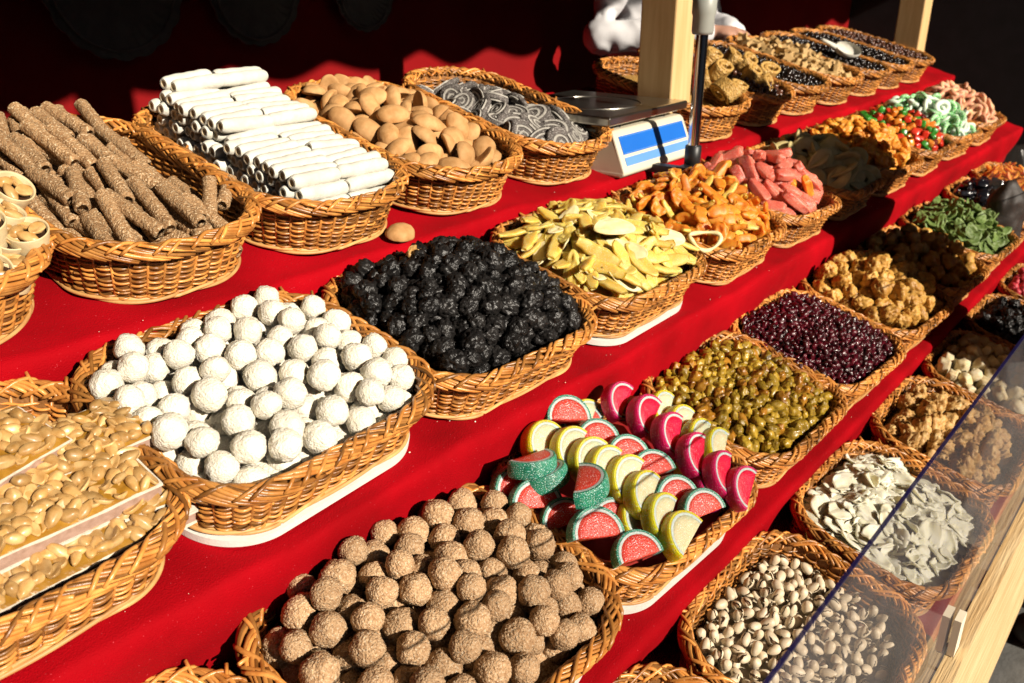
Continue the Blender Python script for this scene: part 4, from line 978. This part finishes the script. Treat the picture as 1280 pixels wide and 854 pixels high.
# ------------------------------------------------------------------ the shop scale
def scale_():
    MCRM = mat('cream_plastic', (.66,.60,.46), (.70,.64,.50), 20, .45, .1, 200, rnd=0); MBLU = mat('blue_label', (.010,.13,.55), (.012,.15,.60), 10, .4, rnd=0)
    MLBL = mat('light_blue_label', (.12,.30,.66), (.14,.33,.70), 10, .4, rnd=0); MSTL = mat('brushed_steel', (.46,.44,.38), (.56,.54,.48), 8, .28, .15, 60, metal=1, stretch=(1,20,1), rnd=0, bdist=.0004)
    MBLK = mat('black_plastic', (.008,.008,.009), (.014,.014,.015), 30, .45, rnd=0); MCHR = mat('chrome_tube', (.62,.62,.62), (.68,.68,.68), 5, .12, metal=1, rnd=0); MGRY = mat('grey_collar', (.30,.31,.28), (.36,.37,.33), 20, .45, rnd=0)
    x0, x1 = 1.452, 1.745; yf = .915; z0 = CAMZ+shelf_z(1, yf)+.010
    root = obj('shop_scale', None, None, Matrix.Translation(((x0+x1)/2, yf, z0)) @ Matrix.Rotation(R(1.5), 4, 'Z')); tag(root, 'cream shop scale with steel plate, blue front panel and pole', 'scale')
    hw = (x1-x0)/2
    # body: wedge with sloping front
    prof = [(0, .006), (.0, .012), (.030, .082), (.036, .088), (.27, .088), (.27, .004), (.01, .0)]
    b = MB(); V = [(s*hw*(1 if z < .05 else .97), y, z) for s in (-1, 1) for y, z in prof]; n = len(prof)
    b.add(V, [tuple(range(n))[::-1], tuple(range(n, 2*n))]+[(i, (i+1) % n, n+(i+1) % n, n+i) for i in range(n)])
    body = obj('body', b.mesh('body', [MCRM], False), root); bv = body.modifiers.new('b', 'BEVEL'); bv.width = .004; bv.segments = 3
    def face(xa, xb, t0, t1, off):
        p0, p1 = Vector((0, 0, .012)), Vector((0, .030, .082)); nrm = Vector((0, -.070, .030)).normalized()
        return [Vector((x, 0, 0))+p0.lerp(p1, t)+nrm*o for o in (off-.004, off) for x, t in ((xa, t0), (xb, t0), (xb, t1), (xa, t1))]
    Q = [(3,2,1,0),(4,5,6,7),(0,1,5,4),(1,2,6,5),(2,3,7,6),(3,0,4,7)]
    for nm, a, c, t0, t1, m, off in (('display_panel', -.130, .130, .44, .92, MBLU, .0012), ('key_strip', -.130, .130, .14, .36, MLBL, .0012)):
        b = MB(); b.add(face(a, c, t0, t1, off), Q); o = obj(nm, b.mesh(nm, [m], False), root)
    for t0, t1 in ((.885, .895), (.465, .475)):
        b = MB(); b.add(face(-.126, .126, t0, t1, .0018), Q); obj('panel_line', b.mesh('panel_line', [MLBL], False), root)
    b = MB(); b.box((-hw-.012, .030, .098), (hw+.012, .33, .116)); pl = obj('weighing_plate', b.mesh('weighing_plate', [MSTL], False), root); bv = pl.modifiers.new('b', 'BEVEL'); bv.width = .004; bv.segments = 3
    b = MB(); b.tube([(.100*math.cos(a*math.pi/32), .170+.100*math.sin(a*math.pi/32), .1161) for a in range(64)], .0018, 6, True); obj('plate_ring', b.mesh('plate_ring', [MSTL]), pl)
    for x in (-.09, .09):
        for y in (.06, .24): b = MB(); b.lathe([(.012, -.004), (.012, .006), (0, .006)], 12, M=Matrix.Translation((x, y, .086))); obj('plate_support', b.mesh('plate_support', [MBLK]), root)
    # display pole on a bracket in front
    px_, py_ = .008, -.066
    b = MB(); b.box((px_-.045, py_-.014, -.004), (px_+.014, py_+.012, .014)); b.box((px_-.045, py_-.014, -.004), (px_-.022, .02, .012)); obj('pole_bracket', b.mesh('pole_bracket', [MBLK], False), root)
    b = MB(); b.lathe([(0, -.004), (.0165, -.004), (.0165, .050), (.0135, .052), (0, .052)], 20, M=Matrix.Translation((px_, py_, 0))); obj('pole_socket', b.mesh('pole_socket', [MBLK]), root)
    b = MB(); b.lathe([(.0115, .05), (.0115, .42)], 24, M=Matrix.Translation((px_, py_, 0))); obj('pole', b.mesh('pole', [MCHR]), root)
    b = MB(); b.lathe([(.0116, .262), (.019, .262), (.021, .268), (.021, .295), (.023, .300), (.023, .34), (.0116, .342)], 24, M=Matrix.Translation((px_, py_, 0))); obj('pole_collar', b.mesh('pole_collar', [MGRY]), root)
    b = MB(); b.box((px_-.10, py_-.03, .42), (px_+.10, py_+.03, .52)); o = obj('display_head', b.mesh('display_head', [MCRM], False), root); bv = o.modifiers.new('b', 'BEVEL'); bv.width = .008; bv.segments = 3
scale_()

# ------------------------------------------------------------------ clear pane at the stall's front
def pane():
    m = bpy.data.materials.new('acrylic'); m.use_nodes = True; N = m.node_tree.nodes; L = m.node_tree.links; P = N['Principled BSDF']
    out = N['Material Output']; tr = N.new('ShaderNodeBsdfTransparent'); tr.inputs[0].default_value = (.97, .97, .975, 1)
    P.inputs['Base Color'].default_value = (.55, .50, .54, 1); P.inputs['Roughness'].default_value = .5; P.inputs['Specular IOR Level'].default_value = .3
    gl = N.new('ShaderNodeBsdfGlossy'); gl.inputs['Roughness'].default_value = .04; fr = N.new('ShaderNodeFresnel'); fr.inputs['IOR'].default_value = 1.6
    tc = N.new('ShaderNodeTexCoord'); nt = N.new('ShaderNodeTexNoise'); nt.inputs['Scale'].default_value = 9; nt.inputs['Detail'].default_value = 6; L.new(tc.outputs['Object'], nt.inputs['Vector'])
    mr = N.new('ShaderNodeMapRange'); mr.inputs[1].default_value = .3; mr.inputs[2].default_value = .8; mr.inputs[3].default_value = .035; mr.inputs[4].default_value = .10; L.new(nt.outputs['Fac'], mr.inputs[0])
    m1 = N.new('ShaderNodeMixShader'); L.new(fr.outputs[0], m1.inputs[0]); L.new(tr.outputs[0], m1.inputs[1]); L.new(gl.outputs[0], m1.inputs[2])
    mx = N.new('ShaderNodeMixShader'); L.new(mr.outputs[0], mx.inputs[0]); L.new(m1.outputs[0], mx.inputs[1]); L.new(P.outputs[0], mx.inputs[2]); L.new(mx.outputs[0], out.inputs['Surface'])
    ME = mat('acrylic_edge', (.010,.008,.05), (.018,.014,.08), 30, .35, rnd=0)
    N2 = ME.node_tree.nodes; L2 = ME.node_tree.links; t2 = N2.new('ShaderNodeBsdfTransparent'); x2 = N2.new('ShaderNodeMixShader'); x2.inputs[0].default_value = .8
    L2.new(t2.outputs[0], x2.inputs[1]); L2.new(N2['Principled BSDF'].outputs[0], x2.inputs[2]); L2.new(x2.outputs[0], N2['Material Output'].inputs['Surface'])
    root = obj('clear_pane', None); root.location = (1.9, .1535, CAMZ-.905); tag(root, 'clear acrylic pane standing along the front board of the stall', 'pane')
    H, X0, X1 = .475, -1.55, 1.6
    b = MB(); b.add([(X0, 0, -.02), (X1, 0, -.02), (X1, 0, H), (X0, 0, H)], [(0, 1, 2, 3)]); obj('acrylic_sheet', b.mesh('acrylic_sheet', [m], False), root)
    b = MB(); b.box((X0, -.0015, H+.0003), (X1, .0015, H+.0022)); obj('polished_edge', b.mesh('polished_edge', [ME], False), root)
pane()

# ------------------------------------------------------------------ people
def remeshed(name, b, m, vox, smooth=6, wr=0, wf=8):
    me = b.mesh(name, [m]); o = bpy.data.objects.new('tmp', me); COL.objects.link(o)
    r = o.modifiers.new('r', 'REMESH'); r.mode = 'VOXEL'; r.voxel_size = vox; s = o.modifiers.new('s', 'SMOOTH'); s.iterations = smooth; s.factor = .5
    dg = bpy.context.evaluated_depsgraph_get(); out = bpy.data.meshes.new_from_object(o.evaluated_get(dg)); bpy.data.objects.remove(o)
    out.name = name; out.materials.clear(); out.materials.append(m)
    n = len(out.vertices); co = np.zeros(n*3); out.vertices.foreach_get('co', co); co = co.reshape(-1, 3)
    if wr:
        nn = np.zeros(n*3); out.vertices.foreach_get('normal', nn); nn = nn.reshape(-1, 3)
        d = np.array([noise.noise(Vector((p[0]*wf*.5+p[2]*wf*.5, p[1]*wf*1.5, p[2]*wf*1.5-p[0]*wf*1.3)))+.6*(1-2*abs(noise.noise(Vector((p[0]*wf*.6+5, p[1]*wf*1.2, p[2]*wf*1.1+p[0]*wf*1.1))))) for p in co])
        co = co+nn*(d*wr)[:, None]; out.vertices.foreach_set('co', co.ravel())
    out.polygons.foreach_set('use_smooth', np.full(len(out.polygons), True)); out.update(); return out
MSKIN = mat('skin', (.48,.25,.17), (.56,.32,.23), 30, .5, .15, 300, rnd=0, sss=.2, sssr=(.012,.005,.003))
MHAIR = mat('hair', (.02,.012,.008), (.04,.022,.014), 60, .5, .5, 200, rnd=0)
def person(loc, head, label, coat_m, trouser_m, elbows, hands, coat_low, wr=.006, scale=1.0, lean=0.0, slim=1.0):
    def lim(b, pts, rad, s=14): b.tube(pts, rad, s); [b.add(np.array(ICO[2][0])*r+np.array(p), ICO[2][1]) for p, r in zip(pts, rad)]
    def ell(b, c, r): b.add(np.array(ICO[3][0])*np.array(r)+np.array(c), ICO[3][1])
    sh = [(-.185, 0, 1.39), (.185, 0, 1.39)]
    b = MB(); ell(b, (0, -.015, 1.61), (.074, .092, .112)); ell(b, (0, -.075, 1.56), (.045, .035, .05)); lim(b, [(0, -.108, 1.625), (0, -.122, 1.597)], [.009, .015])
    for s in (-1, 1): ell(b, (s*.075, 0, 1.605), (.012, .022, .032))
    lim(b, [(0, .01, 1.54), (0, .012, 1.42)], [.054, .060]); ell(b, (0, .01, 1.25), (.155, .095, .20)); ell(b, (0, .01, 1.0), (.145, .095, .16))
    for k, s in enumerate((-1, 1)):
        hx, hy, hz = hands[k]; E_ = Vector(elbows[k]); H_ = Vector(hands[k]); d = (H_-E_).normalized()
        lim(b, [sh[k], elbows[k], tuple(H_)], [.05, .038, .027]); lim(b, [(s*.09, .01, .95), (s*.10, -.01, .50), (s*.10, .02, .09)], [.08, .052, .038]); lim(b, [(s*.10, .03, .05), (s*.11, -.12, .035)], [.04, .035])
        # hand: palm, four fingers and a thumb, loosely curled
        side = d.cross(Vector((0, 0, 1))).normalized(); dn = Vector((0, 0, -1)); pal = H_+d*.045
        lim(b, [tuple(H_), tuple(pal-side*.014), tuple(pal+d*.022-side*.02)], [.025, .022, .017]); lim(b, [tuple(H_), tuple(pal+side*.014), tuple(pal+d*.022+side*.02)], [.025, .022, .017])
        for q, ln in enumerate((.062, .074, .070, .054)):
            a0 = pal+d*.03+side*(.030-.020*q); a1 = a0+d*ln*.42+dn*ln*.18; a2 = a1+d*ln*.12+dn*ln*.38
            lim(b, [tuple(a0), tuple(a1), tuple(a2)], [.0092, .0085, .0075], 8)
        t0 = H_+d*.02-side*s*.024; t1 = t0+d*.028-side*s*.020+dn*.012; t2 = t1+d*.024+dn*.014; lim(b, [tuple(t0), tuple(t1), tuple(t2)], [.012, .0105, .009], 8)
    body = obj('person', remeshed('person', b, MSKIN, .007, 3), None, Matrix.Translation(loc) @ Matrix.Rotation(head, 4, 'Z') @ Matrix.Rotation(lean, 4, 'X') @ Matrix.Diagonal((scale*slim, scale, scale, 1))); tag(body, label, 'person')
    b = MB(); ell(b, (0, .01, 1.28), (.205, .135, .20)); ell(b, (0, .01, 1.05), (.20, .135, .24)); lim(b, [(-.13, .01, 1.40), (0, .01, 1.44), (.13, .01, 1.40)], [.075, .07, .075])
    b.lathe([(.001, 1.0), (.178, 1.0), (.185, .9), (.20, coat_low), (.001, coat_low)], 32, M=Matrix.Diagonal((1, .72, 1, 1)))
    for k, s in enumerate((-1, 1)):
        E_ = Vector(elbows[k]); H_ = Vector(hands[k]); lim(b, [sh[k], tuple((Vector(sh[k])+E_)/2), tuple(E_), tuple(E_.lerp(H_, .5)), tuple(E_.lerp(H_, .9))], [.076, .066, .062, .054, .045])
    obj('coat', remeshed('coat', b, coat_m, .008, 4, wr, 14), body)
    b = MB()
    for s in (-1, 1): lim(b, [(s*.09, .01, .96), (s*.10, -.008, .50), (s*.10, .02, .10)], [.105, .075, .062])
    obj('trousers', remeshed('trousers', b, trouser_m, .012, 5, .004, 10), body)
    b = MB()
    for s in (-1, 1): lim(b, [(s*.10, .035, .045), (s*.112, -.15, .038)], [.050, .046])
    obj('shoes', remeshed('shoes', b, MHAIR, .010, 2), body)
    b = MB(); ell(b, (0, .012, 1.64), (.083, .092, .10)); ell(b, (0, .05, 1.58), (.074, .062, .085)); me = remeshed('hair', b, MHAIR, .008, 3, .004, 30); obj('hair', me, body)
    b = MB()
    for s in (-1, 1): ell(b, (s*.030, -.098, 1.618), (.010, .007, .006))
    obj('eyes', b.mesh('eyes', [MHAIR]), body)
MCOATW = mat('white_coat', (.62,.61,.63), (.70,.69,.70), 12, .8, .3, 300, rnd=0)
d = px_ray(905, 46); hp = d*(1.42/d.y)
sx, sy = hp.x+.03, hp.y+.27
person((sx, sy, .15), R(-14), 'person in a white coat with hands together behind the shelf', MCOATW, MDARK, ((-.285, -.02, 1.10), (.22, -.03, 1.12)), ((-.03, -.285, 1.115), (.085, -.265, 1.105)), .78, .008)
b = MB(); b.box((-1.15, 1.5, .0), (5.5, 1.96, .138)); part('standing_platform', b, [MPINE], stall)
person((2.115, -.06, 0), R(180), 'person in a dark coat standing before the shelves of dried fruit', MDARK, MDARK, ((-.205, .03, 1.10), (.205, .03, 1.10)), ((-.14, -.19, 1.0), (.14, -.19, 1.0)), .66, .006, 1.03, 0.0, .78)

# dark goods in a film bag standing on the third shelf
def film_bag():
    m = bpy.data.materials.new('film'); m.use_nodes = True; N = m.node_tree.nodes; L = m.node_tree.links; P = N['Principled BSDF']
    P.inputs['Base Color'].default_value = (.5, .46, .42, 1); P.inputs['Roughness'].default_value = .15
    tr = N.new('ShaderNodeBsdfTransparent'); mx = N.new('ShaderNodeMixShader'); mx.inputs[0].default_value = .025; L.new(tr.outputs[0], mx.inputs[1]); L.new(P.outputs[0], mx.inputs[2]); L.new(mx.outputs[0], N['Material Output'].inputs['Surface'])
    root = obj('film_bag', None); root.location = (2.805, .475, CAMZ+shelf_z(3, .475)+.010); root.rotation_euler = (0, 0, R(-50)); tag(root, 'tall clear film bag of dark goods standing beside the kiwi basket', 'bag')
    def sack(k, h, m, nm, wr):
        V = []; F = []; n, r = 36, 26
        for j in range(r+1):
            t = j/r; w = (.052+.008*math.sin(t*3))*(1-.75*max(0, (t-.72)/.28)**1.2)*(.9 if j == 0 else 1)*k; dd = w*.75
            for i in range(n):
                a = 2*math.pi*i/n; q = 1+wr*noise.noise(Vector((math.cos(a)*2.5, math.sin(a)*2.5, t*6)))
                V.append((w*q*math.cos(a), dd*q*math.sin(a), h*t))
        for j in range(r):
            for i in range(n): F.append((j*n+i, j*n+(i+1) % n, (j+1)*n+(i+1) % n, (j+1)*n+i))
        F += [tuple(range(n))[::-1], tuple(range(r*n, (r+1)*n))]; return obj(nm, me_np(nm, V, F, [m]), root)
    sack(1, .30, m, 'film', .16); sack(.88, .20, mat('dark_bread', (.012,.007,.005), (.025,.014,.009), 40, .6, .6, 80, rnd=0), 'contents', .22)
film_bag()

# crumbs of sugar, nut and coconut dropped on the cloth
def crumbs():
    rng = random.Random(77); b = MB(); V, F = ICO[1]
    for k, n_ in ((1, 25), (2, 50), (3, 45), (4, 15)):
        for _ in range(n_):
            x = rng.uniform(.1, 2.3); y = TIER[k][0]+rng.uniform(-.024, .03); s = rng.choice((.0006, .0007, .0009, .0013))
            b.add(V*np.array((s, s*.8, s*.6))*rng.uniform(.7, 1.3)+np.array((x, y, CAMZ+shelf_z(k, y)+.0068)), F, rng.random())
    o = obj('crumbs', b.mesh('crumbs', [mat('crumb', (.62,.50,.34), (.85,.80,.70), 300, .8, rnd=0, tone=.4)])); tag(o, 'pale crumbs of sugar and nut scattered on the red cloths', 'crumbs', None, 'stuff')
crumbs()
